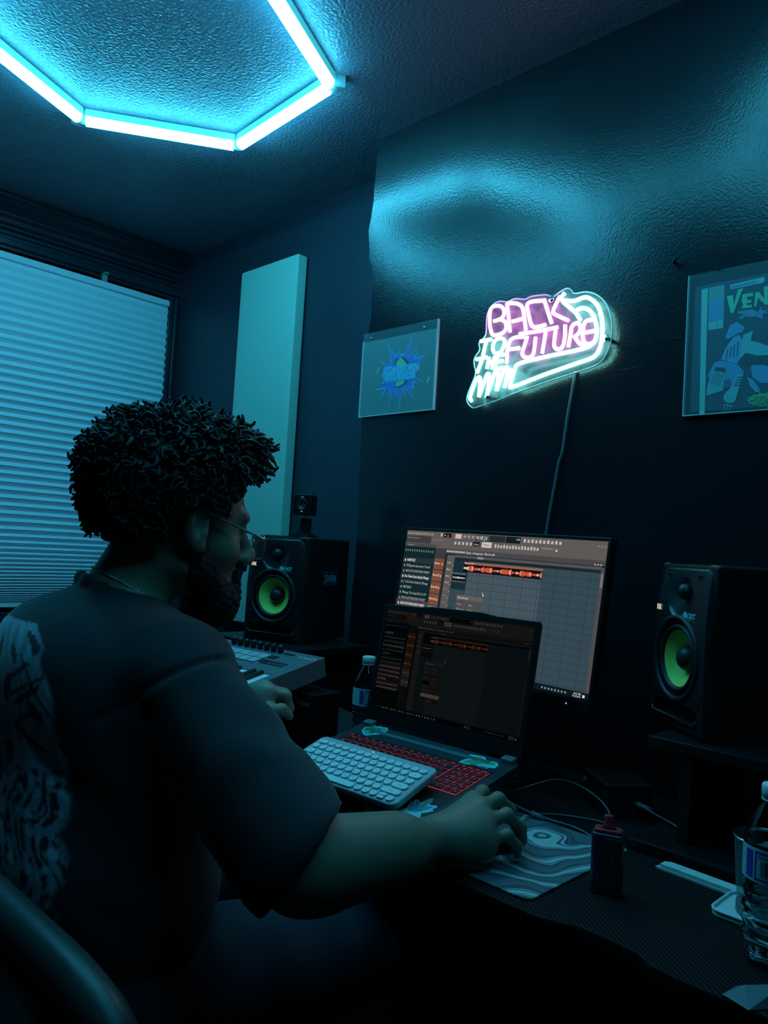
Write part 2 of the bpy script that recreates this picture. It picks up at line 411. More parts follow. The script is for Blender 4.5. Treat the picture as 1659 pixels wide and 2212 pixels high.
def crop_text(mb, s, a, b, size, z, ox, oy, sc, x0, z0, col, shear=0, bold=0):
    P, Q = crop_pts([a, b], ox, oy, sc, x0, z0)
    mb.text(s, P[0], P[1], size, z=z, rot=math.atan2(Q[1]-P[1], Q[0]-P[0]), width=math.hypot(Q[0]-P[0], Q[1]-P[1]), col=col, shear=shear, bold=bold)
crop_text(lg, 'STARBORN', (515, 1042), (1098, 965), .028, .0060, 760, 670, 7.54, px0, pz0, (.15, .55, .65), .15, .02)
crop_text(lg, 'STUDIOS', (535, 1152), (1030, 1098), .027, .0060, 760, 670, 7.54, px0, pz0, (.15, .55, .65), .15, .02)
for a in ([(400,1030),(440,905),(435,960),(415,1030)], [(1215,1180),(1250,1080),(1265,1100),(1235,1175)]):
    lg.poly(crop_pts(a[::-1], 760, 670, 7.54, px0, pz0), .0050, col=(.2, .6, .65))
lg.build('starburst_logo', M['attrpaper'], s1)
MB().box(-.001, .281, -.001, .242, .0066, .0086).build('acrylic_cover', M['sleeve'], s1)
MB().box(-.001, .281, -.003, -.001, .0, .0092).box(.281, .2825, -.003, .242, 0, .0092).box(-.0025, -.001, -.003, .22, 0, .0092).build('acrylic_rim', M['acredge'], s1)
for x in (.030, .235): MB().lathe([(.003, 0), (.003, .010), (.0015, .0115)], n=10).build('pin', M['chrome'], s1, mtx=Matrix.Translation((x, .226, 0)))

# comic cover in an acrylic sleeve
cx0, cz0 = -.655, 1.505
s2 = empty('comic_poster', mtx=WM(cx0, cz0, 0), label='comic book cover in a clear acrylic sleeve on the wall at the right edge', cat='poster')
MB().box(.0, .235, .004, .262, .001, .004, col=(.04, .055, .09)).build('comic_cover', M['attrpaper'], s2)
cg = MB(); cp = lambda pts: crop_pts(pts[::-1], 1480, 560, 6.145, cx0, cz0)
cg.poly(cp([(215,400),(300,375),(255,2045),(185,2055)]), .0045, col=(.30, .58, .52))
cg.build('spine_strip', M['attrpaper'], s2); cg = MB()
cg.poly(cp([(310,375),(520,335),(505,915),(300,945)]), .0045, col=(.17, .36, .34))
cg.poly(cp([(330,560),(400,520),(515,560),(505,790),(320,815)]), .0048, col=(.15, .32, .55))
cg.poly(cp([(310,840),(418,815),(415,925),(303,942)]), .005, col=(.30, .52, .5)); cg.poly(cp([(430,812),(503,797),(500,905),(428,920)]), .005, col=(.30, .52, .5))
cg.poly(cp([(590,340),(1000,240),(1060,235),(1040,300),(1000,315),(595,400)]), .0045, col=(.22, .56, .6))
cg.poly(cp([(605,355),(945,278),(945,305),(605,385)]), .0048, col=(.10, .28, .36))
def cover_text(s, a, b, size, col, shear=0, bold=0, z=.0055): crop_text(cg, s, a, b, size, z, 1480, 560, 6.145, cx0, cz0, col, shear, bold)
cg_v = cp([(550,490),(635,475),(645,600),(700,400),(770,380),(640,710),(605,718)]); cg.poly(cg_v, .0055, col=(.16, .62, .36))
cg.poly(cp([(760,465),(900,440),(900,490),(820,500),(822,540),(880,535),(875,575),(820,585),(825,610),(890,600),(880,640),(745,655),(770,600),(750,560)]), .0055, col=(.16, .62, .36))
cg.poly(cp([(930,440),(975,430),(1050,520),(1040,370),(1120,340),(1110,600),(1060,600),(965,510),(950,610),(915,640)]), .0055, col=(.16, .62, .36))
cg.text('OM', .140, .200, .046, z=.0055, col=(.16, .62, .36), bold=.03, width=.085)
cg.poly(cp([(700,690),(885,660),(960,700),(1010,630),(1035,790),(960,770),(930,740),(700,720)]), .0050, col=(.10, .30, .5))
cover_text('LETHAL', (720, 790), (935, 755), .009, (.3, .6, .6), 0, .02); cover_text('PROTECTOR', (1010, 730), (1300, 680), .010, (.2, .45, .55), 0, .02)
# generic night skyline and abstract shapes
cg.poly(cp([(300,1530),(390,1370),(480,1340),(700,1400),(780,1500),(640,1700),(560,1700),(300,1560)]), .0046, col=(.12, .33, .55))
cg.poly(cp([(380,1440),(540,1450),(540,1510),(500,1740),(280,1810),(290,1680)]), .0050, col=(.18, .42, .45))
cg.poly(cp([(395,1430),(535,1445),(535,1505),(385,1480)]), .0053, col=(.02, .03, .05))
for r in range(8):
    for c in range(6):
        a = 395+c*22-r*9; bb = 1505+r*20+c*4
        cg.poly(cp([(a, bb), (a+13, bb+2), (a+10, bb+12), (a-3, bb+10)]), .0053, col=(.05, .12, .16))
cg.poly(cp([(510,1600),(600,1590),(600,1700),(500,1720)]), .0053, col=(.06, .12, .2))
cg.poly(cp([(690,1530),(770,1530),(720,1690),(660,1890),(600,1910),(540,1900),(505,1860),(510,1800),(600,1700)]), .0052, col=(.17, .48, .5))
for k in range(4): cg.poly(cp([(690-k*14,1560+k*36),(765-k*14,1555+k*36),(760-k*14,1572+k*36),(685-k*14,1577+k*36)]), .0055, col=(.04, .09, .14))
cg.poly(cp([(510,1920),(630,1950),(630,1958),(510,1928)]), .0055, col=(.3, .55, .55))
for k in range(3): cg.poly(cp([(520+k*40,1925),(528+k*40,1925),(512+k*40,2010),(504+k*40,2010)]), .0055, col=(.25, .5, .55))
cg.poly(cp([(530,1040),(590,880),(680,830),(790,900),(760,960),(700,985),(560,1060)]), .005, col=(.10, .33, .6))
cg.poly(cp([(470,1330),(540,1170),(640,1030),(720,1000),(760,1080),(740,1290),(690,1390),(600,1370),(520,1340)]), .0052, col=(.14, .38, .62))
for k in range(4): cg.poly(cp([(560+k*44,1190-k*30),(575+k*44,1185-k*30),(545+k*50,1330-k*10),(535+k*50,1320-k*10)]), .0055, col=(.03, .05, .08))
cg.poly(cp([(750,1300),(860,1290),(1100,1320),(1280,1300),(1280,1420),(1100,1400),(900,1400),(760,1390)]), .0054, col=(.02, .03, .05))
cg.poly(cp([(820,1560),(900,1600),(980,1700),(990,1770),(930,1760),(860,1680)]), .0052, col=(.14, .38, .6))
cg.poly(cp([(870,1420),(960,1370),(1250,1480),(1250,1640),(1000,1640),(890,1560)]), .0052, col=(.12, .35, .58))
cg.poly(cp([(770,1000),(900,950),(870,1080),(960,1100),(1100,1150),(1250,1160),(1250,1260),(960,1280),(800,1240),(740,1310),(720,1300)]), .0053, col=(.2, .5, .5))
bst = []
for i in range(34):
    a = 2*PI*i/34; rr = 1.0 if i % 2 else .86; bst.append((1130+320*rr*math.cos(a), 1870+105*rr*math.sin(a)))
cg.build('cover_art', M['attrpaper'], s2); cg = MB()
cg.poly(cp(bst), .0056, col=(.15, .55, .16))
for i, (t, x0_, x1_) in enumerate((('THIS ISSUE:', 900, 1330), ('MOST VENOMOUS', 860, 1370), ('GREATEST', 900, 1300), ('ENEMIES!', 905, 1290))):
    cover_text(t, (x0_, 1858+i*40), (x1_, 1830+i*40), .0062, (.02, .05, .03), .2, .02, .0059)
cg.build('burst_badge', M['attrpaper'], s2)
MB().box(-.012, .245, -.002, .286, .0066, .0086).build('acrylic_cover', M['sleeve'], s2)
MB().box(-.012, .245, -.004, -.002, .0, .0092).box(-.0135, -.012, -.004, .286, 0, .0092).build('acrylic_rim', M['acredge'], s2)
MB().tube([(.04, .289, 0), (.042, .2895, .008), (.050, .287, .012)], .0018, n=6).build('pin', M['black'], s2)
# wall hook and hairline cracks of old plaster
q = unproject_wall(1458, 568, YB)
tag(MB().tube([(0, 0, 0), (.0, -.008, .002), (.003, -.014, -.004), (.008, -.016, .004)], .0035, n=8).build('wall_hook', M['black'], mtx=Matrix.Translation(q)), 'tiny dark hook sticking out of the wall above the comic cover', 'hook')
ck = MB()
for pts in ([(958,800),(1040,792),(1110,778),(1190,768),(1230,756),(1290,752),(1340,745),(1400,735),(1440,728),(1490,722)],):
    P = [unproject_wall(a+RNG.randn()*2, b+RNG.randn()*1.5+6, YB-.0004) for a, b in pts[3:]]
    ck.tube(P, .0007, n=4)
P = [unproject_wall(a, b, YB-.0004) for a, b in [(1340,800),(1390,790),(1440,796),(1490,797)]]; ck.tube(P, .0005, n=4)
struct(ck.build('trim_5', M['wall']))

# neon sign
nx0, nz0, noff = -1.24, 1.56, .030
ns = empty('neon_sign', mtx=WM(nx0, nz0, 0), label='glowing pink and cyan neon lettering sign on a clear acrylic backing on the wall', cat='neon sign')
nc = lambda pts: crop_pts(pts, 980, 600, 4.608, nx0, nz0, YB-noff)
outl = [(310,400),(330,320),(380,250),(450,225),(520,230),(590,200),(690,205),(760,175),(900,160),(970,180),(1040,130),(1110,95),(1150,110),(1185,145),(1300,130),(1400,155),(1490,230),(1540,340),(1560,480),(1550,620),(1510,740),(1440,840),(1300,905),(1000,1000),(600,1140),(420,1215),(230,1280),(170,1290),(120,1240),(115,1180),(150,1080),(200,950),(185,860),(190,790),(240,710),(235,640),(300,560)]
ol = [tuple(p)[:2] for p in smooth_path([(p[0], p[1], 0) for p in nc(outl)], 4, True)][::-1]
MB().prism(ol, noff-.010, noff-.005).build('acrylic_backing', M['acrylic'], ns)
ed = MB(); n = len(ol)
ed.tube([(p[0], p[1], noff-.0075) for p in ol], .0017, n=6, closed=True); ed.build('backing_edge', M['acredge'], ns)
def neon(strokes, name, m, r=.0043):
    for s in strokes:
        b = MB(); P = smooth_path([(p[0], p[1], noff) for p in nc(s)], 5) if len(s) > 2 else [(p[0], p[1], noff) for p in nc(s)]
        b.tube(P, r, n=10); b.build(name, m, ns)
pink = [[(375,545),(360,470),(362,340),(390,290),(450,278),(492,305),(500,365),(465,410),(400,432)], [(460,415),(512,440),(520,510),(475,555),(400,572),(375,545)],
 [(560,540),(548,400),(530,255)], [(545,255),(620,255),(680,290),(700,370),(718,520)], [(585,435),(700,405)],
 [(915,468),(810,492),(770,460),(740,340),(732,268),(775,238),(885,228)], [(900,215),(935,330),(975,452)], [(1060,180),(1015,270),(990,335),(1010,365),(1140,425)],
 [(700,588),(610,595),(560,630),(535,720),(528,850)], [(560,712),(655,700)], [(735,580),(700,690),(682,750),(705,790),(755,792),(795,750),(815,590)],
 [(655,560),(850,530),(1035,492)], [(915,540),(900,640),(880,752)], [(1015,520),(1000,640),(1005,690),(1035,712),(1080,690),(1105,600),(1110,470)],
 [(1140,690),(1165,560),(1180,480),(1235,450),(1262,490),(1245,550),(1195,595)], [(1205,590),(1250,650),(1300,675)], [(1395,415),(1315,435),(1290,500),(1285,600),(1320,660),(1385,650)], [(1300,548),(1395,530)]]
cyan = [[(1110,225),(1200,230),(1300,195),(1370,215),(1440,290),(1475,420),(1480,560),(1455,700),(1390,790),(1230,850),(900,965),(590,1085),(565,1062),(610,910),(650,855),(900,790),(1250,715),(1350,680),(1408,620),(1425,520),(1400,400),(1350,325),(1280,302),(1220,325)],
 [(1105,150),(1075,195),(1095,245),(1150,290),(1220,355),(1262,425)],
 [(268,632),(375,612)], [(325,630),(308,700),(290,775)], [(455,595),(405,635),(388,700),(410,750),(460,745),(495,690),(505,625),(455,595)],
 [(225,812),(330,790)], [(285,808),(258,880),(232,950)], [(355,790),(330,905)], [(410,780),(380,910)], [(345,845),(400,835)], [(500,765),(440,778),(420,850),(415,905),(485,895)], [(432,835),(490,825)],
 [(180,1225),(162,1195),(200,1080),(235,1000),(262,995),(262,1060),(250,1185)], [(250,1185),(300,1050),(330,965),(352,960),(350,1030),(335,1155)],
 [(335,1155),(385,1020),(420,925),(445,920),(442,1000),(425,1125)], [(425,1125),(470,1000),(510,900),(535,895),(530,970),(505,1095)], [(505,1095),(550,960),(570,900)]]
neon(pink, 'pink_tube', M['neonp']); neon(cyan, 'cyan_tube', M['neonc'])
for p in nc([(970, 215), (1510, 600), (330, 1180), (380, 300)]):
    MB().lathe([(.005, 0), (.005, noff-.004), (.007, noff-.004), (.007, noff)], n=12).build('standoff', M['chrome'], ns, mtx=Matrix.Translation((p[0], p[1], 0)))
cpts = [(1243,802),(1236,845),(1226,900),(1215,975),(1207,1000),(1198,1050),(1186,1115),(1176,1180),(1165,1260)]
P = [unproject_wall(a, b, YB-.006) for a, b in cpts]
cbl = MB(); cbl.tube(smooth_path(P, 5), .0036, n=8)
cbl.build('power_cord', M['cable'], ns, mtx=WM(nx0, nz0, 0).inverted())

# ------------------------------------------------------------------ desk
ZD = .74
def desk_material():
    m = mat('ribbed black desk surface', (.014, .016, .018), .6, spec=.15); nt = m.node_tree; b = nt.nodes['Principled BSDF']
    tc = nt.nodes.new('ShaderNodeTexCoord'); mp = nt.nodes.new('ShaderNodeMapping'); mp.inputs['Rotation'].default_value = (0, 0, R(-52.4))
    wv = nt.nodes.new('ShaderNodeTexWave'); wv.bands_direction = 'X'; wv.inputs['Scale'].default_value = 52; wv.inputs['Distortion'].default_value = .15
    bp = nt.nodes.new('ShaderNodeBump'); bp.inputs['Strength'].default_value = .8; bp.inputs['Distance'].default_value = .0008
    cr_ = nt.nodes.new('ShaderNodeValToRGB'); cr_.color_ramp.elements[0].color = (.002, .0025, .003, 1); cr_.color_ramp.elements[1].color = (.012, .014, .016, 1)
    nt.links.new(tc.outputs['Object'], mp.inputs[0]); nt.links.new(mp.outputs[0], wv.inputs[0])
    nt.links.new(wv.outputs['Fac'], bp.inputs['Height']); nt.links.new(bp.outputs[0], b.inputs['Normal'])
    nt.links.new(wv.outputs['Fac'], cr_.inputs[0]); nt.links.new(cr_.outputs[0], b.inputs['Base Color'])
    return m
M['desk'] = desk_material()
dk = empty('desk', (-.9, 1.2, 0), label='long black ribbed-top desk along the wall', cat='desk')
fe = [(-2.30, .90), (-1.9, .89), (-1.3, .88), (-.553, .881), (-.52, .890), (-.499, .901), (-.45, .902), (-.418, .898), (-.395, .884), (-.362, .881), (-.291, .885), (.10, .885), (.50, .90)]
top = fe+[(.50, 1.52), (-2.30, 1.52)]
MB().prism([(p[0]+.9, p[1]-1.2) for p in top], ZD-.022, ZD).build('desktop', M['desk'], dk, bevel=.003)
for x in (-2.15, .38):
    b = MB(); b.box(x+.9-.03, x+.9+.03, -.25, .27, 0, .03); b.box(x+.9-.03, x+.9+.03, .04, .10, .03, ZD-.05); b.box(x+.9-.03, x+.9+.03, -.22, .25, ZD-.05, ZD-.023)
    b.build('leg', M['metal'], dk, bevel=.004)
MB().box(-1.25, 1.28, .16, .19, ZD-.10, ZD-.03).build('cross_beam', M['metal'], dk)
# two-tier riser at the right
rs = empty('desk_riser', (-.1, 1.38, ZD), label='black two-tier desk riser shelf carrying the right loudspeaker', cat='desk shelf')
MB().box(-.485, .55, -.18, .13, 0.0, .018).build('base_board', M['black'], rs, bevel=.002)
MB().box(-.475, .55, -.146, .13, .160, .178).build('upper_board', M['black'], rs, bevel=.002)
MB().box(-.425, -.405, -.135, .10, .018, .160).build('upright', M['black'], rs, bevel=.002)
MB().box(.45, .47, -.135, .10, .018, .160).build('upright', M['black'], rs, bevel=.002)

# ------------------------------------------------------------------ screen content (a music program) in unit uv, v down
def screen_mb(W, H, g=1.0, gb=1.0, z=0):
    b = MB(); lay = [0]
    def C(r, gg, bb, k=1.0):
        c = srgb(r, gg, bb); return tuple(x*g*k for x in c)
    def rc(u0, v0, u1, v1, c, l=1): b.rect(u0*W, -v1*H, u1*W, -v0*H, z+l*.00004, col=c)
    def tx(s, u, v, h, c, l=6, wd=None, bold=.01): b.text(s, u*W, -v*H, h*H*1.35, z=z+l*.00004, col=c, width=None if wd is None else wd*W, bold=bold, res=1)
    rc(0, 0, 1, 1, C(16, 40, 46), 0)
    rc(0, 0, 1, .125, C(96, 90, 88)); rc(.245, .125, 1, .16, C(72, 72, 74))
    tx('FILE  EDIT  ADD  PATTERNS  VIEW  OPTIONS  TOOLS  HELP', .005, .03, .016, C(190, 185, 180), wd=.155)
    rc(0, .040, .15, .095, C(60, 62, 64), 2); rc(.16, .06, .22, .066, C(120, 120, 120), 2)
    tx('Mostrow_instrument', .01, .062, .011, C(160, 160, 160), wd=.07)
    rc(.20, .010, .214, .035, C(170, 170, 90), 3); rc(.216, .008, .262, .040, C(20, 24, 26), 2)
    tx('▶  ■'.replace('▶', '>').replace('■', 'o'), .222, .034, .02, C(230, 230, 230))
    rc(.268, .012, .28, .036, C(170, 60, 50), 3); rc(.284, .008, .318, .042, C(200, 190, 185), 2)
    for i in range(5): rc(.33+i*.022, .016, .342+i*.022, .034, C(150, 150, 148), 3)
    rc(.395, .005, .462, .052, C(52, 66, 66), 2); tx('0:13:24', .405, .044, .034, C(200, 205, 195), wd=.05)
    rc(.465, .006, .545, .052, C(36, 44, 46), 2); rc(.548, .006, .62, .052, C(18, 30, 34), 2)
    tx('139 MB', .598, .030, .014, C(190, 190, 190), wd=.02)
    for i in range(10): rc(.635+i*.018, .016+(i % 2)*.004, .645+i*.018, .040, C(190, 190, 188), 3)
    for i in range(5): rc(.285+i*.021, .066, .295+i*.021, .088, C(190, 190, 188), 3)
    rc(.385, .058, .42, .092, C(20, 24, 26), 2); tx('1/4 beat', .39, .084, .014, C(200, 200, 200), wd=.026)
    rc(.432, .056, .482, .096, C(205, 200, 196), 2); tx('Pattern 1', .44, .084, .02, C(90, 90, 90), wd=.036)
    for i in range(15): rc(.497+i*.0145, .066+(i % 3)*.003, .506+i*.0145, .092, C(185, 185, 182), 3)
    tx('11:57 PL Studio 2024 is here!', .72, .078, .013, C(170, 170, 170), wd=.055); rc(.785, .074, .793, .09, C(190, 190, 190), 3)
    for i in range(3): rc(.96+i*.013, .03, .966+i*.013, .04, C(150, 130, 130), 3)
    # browser
    rc(0, .10, .186, .125, C(75, 75, 76), 2); tx('Browser', .02, .12, .012, C(170, 170, 170))
    for i in range(13): rc(.006+i*.0135, .150, .012+i*.0135, .166, C(120, 130, 130), 3)
    names = ['WAVETY KITS', 'WAVEtypewrite massive stash of 1 drum kit', 'A$AP ROCKY DRUM STASH BY WAVETY', 'Don Toliver Drum Stash by Wavegs', 'J. Cole Drum Stash by Wavegs', 'WAVETY BUNDLE', 'Wavegs The Stash Kit V1-V9', 'PLAYBOI CARTI DRUM STASH BY WAVETY', 'A$AP ROCKY DRUM STASH BY WAVETY', 'Don Toliver Drum Stash by Wavegs', 'J. Cole Drum Stash by Wavegs', 'WAVETY BUNDLE', 'Wavegs The Stash Kit V1-V9', 'PLAYBOI CARTI DRUM STASH BY WAVETY']
    rc(0, .545, .186, .80, C(74, 62, 68), 1)
    for i, s in enumerate(names):
        v = .245+i*.0425
        if i in (0, 3): rc(.0, v-.030, .186, v+.010, C(38, 52, 58), 1)
        c = C(225, 225, 222) if i in (3, 8, 9, 10, 11, 12, 13) or i == 0 else C(150, 158, 158)
        wd = .145 if len(s) > 24 else .09 if len(s) > 14 else .05
        tx(s, .026, v, .021, c, wd=wd, bold=.02); rc(.012, v-.016, .018, v+.002, c, 3)
    # pattern picker
    rc(.186, .16, .245, 1, C(52, 60, 64), 1); rc(.186, .125, .245, .20, C(62, 62, 64), 1)
    pn_ = ['Mostrow', 'Mostrow #4', 'Mostrow #2', 'Mostrow #3', 'Mostrow_bass', 'Mostrow_instruments']
    for i, s in enumerate(pn_):
        v0 = .205+i*.090
        rc(.189, v0, .243, v0+.082, C(128, 76, 56) if i < 4 else C(110, 120, 122), 2)
        tx(s, .192, v0+.045, .02, C(230, 215, 205), wd=.016+.002*len(s)); rc(.234, v0+.034, .238, v0+.048, C(240, 235, 230), 4)
    # track names and playlist
    rc(.258, .17, .30, 1, C(92, 88, 86), 1); rc(.245, .17, .258, 1, C(38, 42, 44), 1)
    tr = ['Track 1', 'Bass', 'Instruments', 'Track 4']+['Track %d' % k for k in range(5, 17)]
    for i, s in enumerate(tr):
        v = .235+i*.0495
        if v < .94: tx(s, .262, v, .015, C(200, 200, 196) if i < 4 else C(130, 130, 128), wd=.024); rc(.292, v+.008, .295, v+.014, C(210, 210, 208), 3)
    tx('Playlist - Arrangement - Mostrow #4', .355, .152, .020, C(200, 200, 198), wd=.15)
    for i in range(12): rc(.25+i*.0085, .136, .2555+i*.0085, .150, C(200, 200, 198), 3)
    rc(.30, .165, .985, .185, C(84, 82, 82), 2); rc(.42, .168, .45, .184, C(140, 138, 136), 3)
    rc(.30, .185, .985, .205, C(26, 40, 46), 2)
    rc(.30, .205, .985, .965, C(54, 74, 84), 1); rc(.38, .205, .74, .965, C(70, 86, 96), 2); rc(.30, .205, .38, .42, C(24, 48, 56), 3)
    for i in range(16): rc(.30, .205+i*.0495-.001, .985, .205+i*.0495+.001, C(30, 46, 54), 4)
    for i in range(10): rc(.30+i*.0715-.0007, .205, .30+i*.0715+.0007, .965, C(30, 46, 54), 4)
    for i in range(40): rc(.30+i*.0171-.0003, .205, .30+i*.0171+.0003, .965, C(46, 64, 72), 3)
    rc(.355, .212, .742, .228, C(150, 98, 78), 5); rc(.355, .228, .742, .285, C(20, 14, 14), 5); tx('Mostrow #4', .36, .226, .012, C(230, 210, 200), 7)
    rr = random.Random(3); i = 0
    for i in range(150):
        u = .356+i*.00256; ph = (i % 37)/37; amp = (.003+.013*(ph < .55)*(.4+.6*rr.random())+(.008*rr.random())) * (1 if i > 8 else .5)
        c = C(235, 220, 205) if (i < 10 or (i % 37) in (0, 17, 18, 30, 31, 32)) else C(226, 92, 62)
        rc(u, .257-amp, u+.0021, .257+amp, c, 6)
    rc(.302, .297, .373, .31, C(80, 100, 106), 5); rc(.302, .31, .373, .355, C(8, 16, 18), 5); rc(.302, .355, .373, .367, C(80, 80, 80), 5)
    for i in range(34):
        a = .002+.008*rr.random()*(1-.5*i/34); rc(.304+i*.002, .333-a, .3056+i*.002, .333+a, C(215, 215, 205), 6)
    # dialog
    rc(.342, .455, .478, .86, C(78, 78, 80), 6); rc(.342, .455, .478, .49, C(100, 94, 94), 7); tx('Extract stems from sample', .347, .483, .016, C(210, 208, 205), 8, wd=.055)
    for i, (u, v, s, wdd) in enumerate(((.36, .53, 'Drums', .014), (.42, .53, 'Bass', .01), (.36, .565, 'Instruments', .028), (.42, .565, 'Vocals', .014), (.36, .62, 'Combine stems', .03), (.42, .62, 'Extract', .022), (.41, .665, 'Effect plane', .03), (.358, .70, 'Compensate volume', .04), (.358, .735, 'Group in new channel', .05))):
        tx(s, u, v, .014, C(150, 150, 148), 8, wd=wdd); rc(u-.008, v-.012, u-.004, v, C(190, 170, 160), 8)
    rc(.350, .642, .398, .675, C(24, 26, 28), 8)
    b.poly([(p[0], p[1]) for p in rrect(.346*W, -.795*H, .474*W, -.762*H, .007*H)], z+8*.00004, col=C(222, 205, 200))
    rc(.352, .81, .378, .84, C(30, 32, 34), 8); tx('Cancel', .356, .834, .014, C(220, 220, 218), 9, wd=.016); tx('Processing...', .385, .834, .014, C(160, 160, 158), 9, wd=.03); rc(.44, .815, .466, .84, C(50, 50, 52), 8)
    b.poly([(.470*W, -.415*H), (.482*W, -.448*H), (.476*W, -.446*H)][::-1], z+9*.00004, col=C(235, 235, 235))
    rc(.985, .17, 1, .965, C(80, 76, 76), 2); rc(.987, .21, .997, .30, C(120, 112, 112), 3)
    for i in range(3): rc(.955+i*.012, .150, .961+i*.012, .157, C(200, 200, 200), 3)
    # task bar
    rc(0, .958, 1, 1, C(12, 26, 34), 8)
    b.poly([(.006*W, -.986*H), (.020*W, -.986*H), (.013*W, -.968*H)], z+9*.00004, col=C(60, 120, 110))
    tx('Search', .035, .984, .014, C(150, 150, 150), 9, wd=.022)
    for i in range(20): rc(.072+i*.0205, .972, .082+i*.0205, .990, C(200, 205, 210) if i % 3 else C(90, 150, 150), 9)
    b.poly([(.664*W, -.990*H), (.682*W, -.990*H), (.674*W, -.966*H)], z+9*.00004, col=C(220, 170, 165))
    tx('70°F', .684, .978, .013, C(215, 215, 215), 9, wd=.017); tx('Cloudy', .684, .994, .013, C(190, 190, 190), 9, wd=.022)
    for i in range(8): rc(.805+i*.014, .974, .811+i*.014, .986, C(150, 155, 160), 9)
    tx('8:03 PM', .940, .978, .013, C(215, 215, 215), 9, wd=.028); tx('7/12/2025', .935, .994, .013, C(215, 215, 215), 9, wd=.034)
    rc(.976, .973, .985, .990, C(220, 220, 220), 9)
    return b
def frame_mtx(pos, X, Z):
    """local x = X, local y = Z (up the screen), local z = toward viewer"""
    X = Vector(X).normalized(); Z = Vector(Z); Z = (Z-X*Z.dot(X)).normalized(); N = X.cross(Z)
    return Matrix(((X.x, Z.x, N.x, pos[0]), (X.y, Z.y, N.y, pos[1]), (X.z, Z.z, N.z, pos[2]), (0, 0, 0, 1)))

# ------------------------------------------------------------------ monitor
mm = frame_mtx((-1.250, 1.359, 1.243), (1.0, -.024, -.014), (.017, .132, .991))
mo = empty('computer_monitor', mtx=mm, label='black computer monitor behind the laptop showing a bright grey music editing program', cat='monitor')
W_, H_ = .53, .299
screen_mb(W_, H_, .95).build('screen', M['screen'], mo, mtx=Matrix.Translation((0, 0, .0005)))
hs = MB(); hs.box(-.007, W_+.007, -H_-.006, .007, -.022, -.0005); hs.build('housing', M['black'], mo, bevel=.003)
bz = MB()
for (a, b_, c, d) in ((-.007, W_+.007, 0.0005, .007), (-.007, -.0005, -H_, .0005), (W_+.0005, W_+.007, -H_, .0005)): bz.box(a, b_, c, d, -.001, .003)
bz.build('bezel', M['black'], mo, bevel=.001)
MB().box(-.007, W_+.007, -H_-.024, -H_-.002, -.012, .005).build('lower_bezel', M['metal'], mo, bevel=.0015)
MB().lathe([(.0016, 0), (.0016, .0008)], n=10).build('power_light', M['blueled'], mo, mtx=Matrix.Translation((W_-.042, -H_-.013, .005)))
MB().prism(rrect(W_/2-.1, -.22, W_/2+.1, -.08, .02), -.05, -.022).build('rear_hump', M['black'], mo, bevel=.004)
# stand (vertical in the world: turn back the tilt)
inv = mm.inverted()
def world_part(mb, name, m, root, **k): mb.build(name, m, root, **k).matrix_local = inv_root(root)
def inv_root(root): return root.matrix_world.inverted() if root.parent is None else root.matrix_world.inverted()
sb = MB(); sb.box(-1.005, -.955, 1.40, 1.42, ZD+.012, 1.10)
o = sb.build('stand_neck', M['black'], mo, bevel=.004); o.matrix_local = inv
sb = MB(); sb.prism(rrect(-1.09, 1.30, -.87, 1.48, .03), ZD+.0005, ZD+.012)
o = sb.build('stand_base', M['black'], mo, bevel=.002); o.matrix_local = inv

# ------------------------------------------------------------------ laptop on a raised stand
lx, ly, lz = -1.189, 1.188, .821; LW, LD = .397, .252
lapX = Vector((1, .019, .010)).normalized(); lapY = Vector((-.023, .98, .2)); lapY = (lapY-lapX*lapY.dot(lapX)).normalized(); lapN = lapX.cross(lapY)
lm = Matrix(((lapX.x, lapY.x, lapN.x, lx), (lapX.y, lapY.y, lapN.y, ly), (lapX.z, lapY.z, lapN.z, lz), (0, 0, 0, 1)))
lp = empty('laptop', mtx=lm, label='open dark laptop with red lit keys and a dim screen, raised on a stand', cat='laptop')
MB().prism(rrect(0, -LD, LW, 0, .008), -.020, 0).build('base', M['lapbase'], lp, bevel=.0015)
MB().box(.02, LW-.02, -.205, -.052, .0, .0004, col=(.012, .012, .014)).build('key_well', M['attr'], lp)
for x in (.022, LW-.022): MB().box(x-.013, x+.013, -.012, .010, -.012, .0085).build('hinge', M['ctrl'], lp, bevel=.002)
MB().box(.05, LW-.05, -.030, -.018, .0, .0006).build('speaker_grille', M['ctrl'], lp)
MB().prism(rrect(.13, -.255, .245, -.212, .003), .0, .0005).build('touchpad', M['black'], lp)
# keys: main block and number pad
cap_cache = {}
def lap_key(wd, dp=.0145, leg=''):
    b = MB(); x0, y0 = .0007, .0009
    b.rect(-.0002, -.0008, wd+.0002, dp-.0002, .0007, mi=1)
    b.box(x0, wd-x0, y0, dp-y0, .0009, .0030, mi=0)
    if leg: b.text(leg, wd/2, dp/2-.002, .0055, z=.00305, mi=1, align='CENTER', res=1)
    return b
rows = [(['ESC','F1','F2','F3','F4','F5','F6','F7','F8','F9','F10','F11','F12','PRT','INS','DEL','HM','END'], None, .0095),
 (list('`1234567890-=')+['BK']+['NL','/','*','-'], {13: 1.9}, .0155),
 (['TAB']+list('QWERTYUIOP[]\\')+['7','8','9','+'], {0: 1.45, 13: 1.45}, .0155),
 (['CAPS']+list("ASDFGHJKL;'")+['ENT']+['4','5','6','+'], {0: 1.75, 12: 2.15}, .0155),
 (['SHIFT']+list('ZXCVBNM,./')+['SHIFT']+['1','2','3','E'], {0: 2.25, 11: 2.65}, .0155),
 (['CTL','FN','WIN','ALT',' ','ALT','FN','CTL','<','v','>']+['0','.','E'], {4: 5.4}, .0155)]
y = -.058
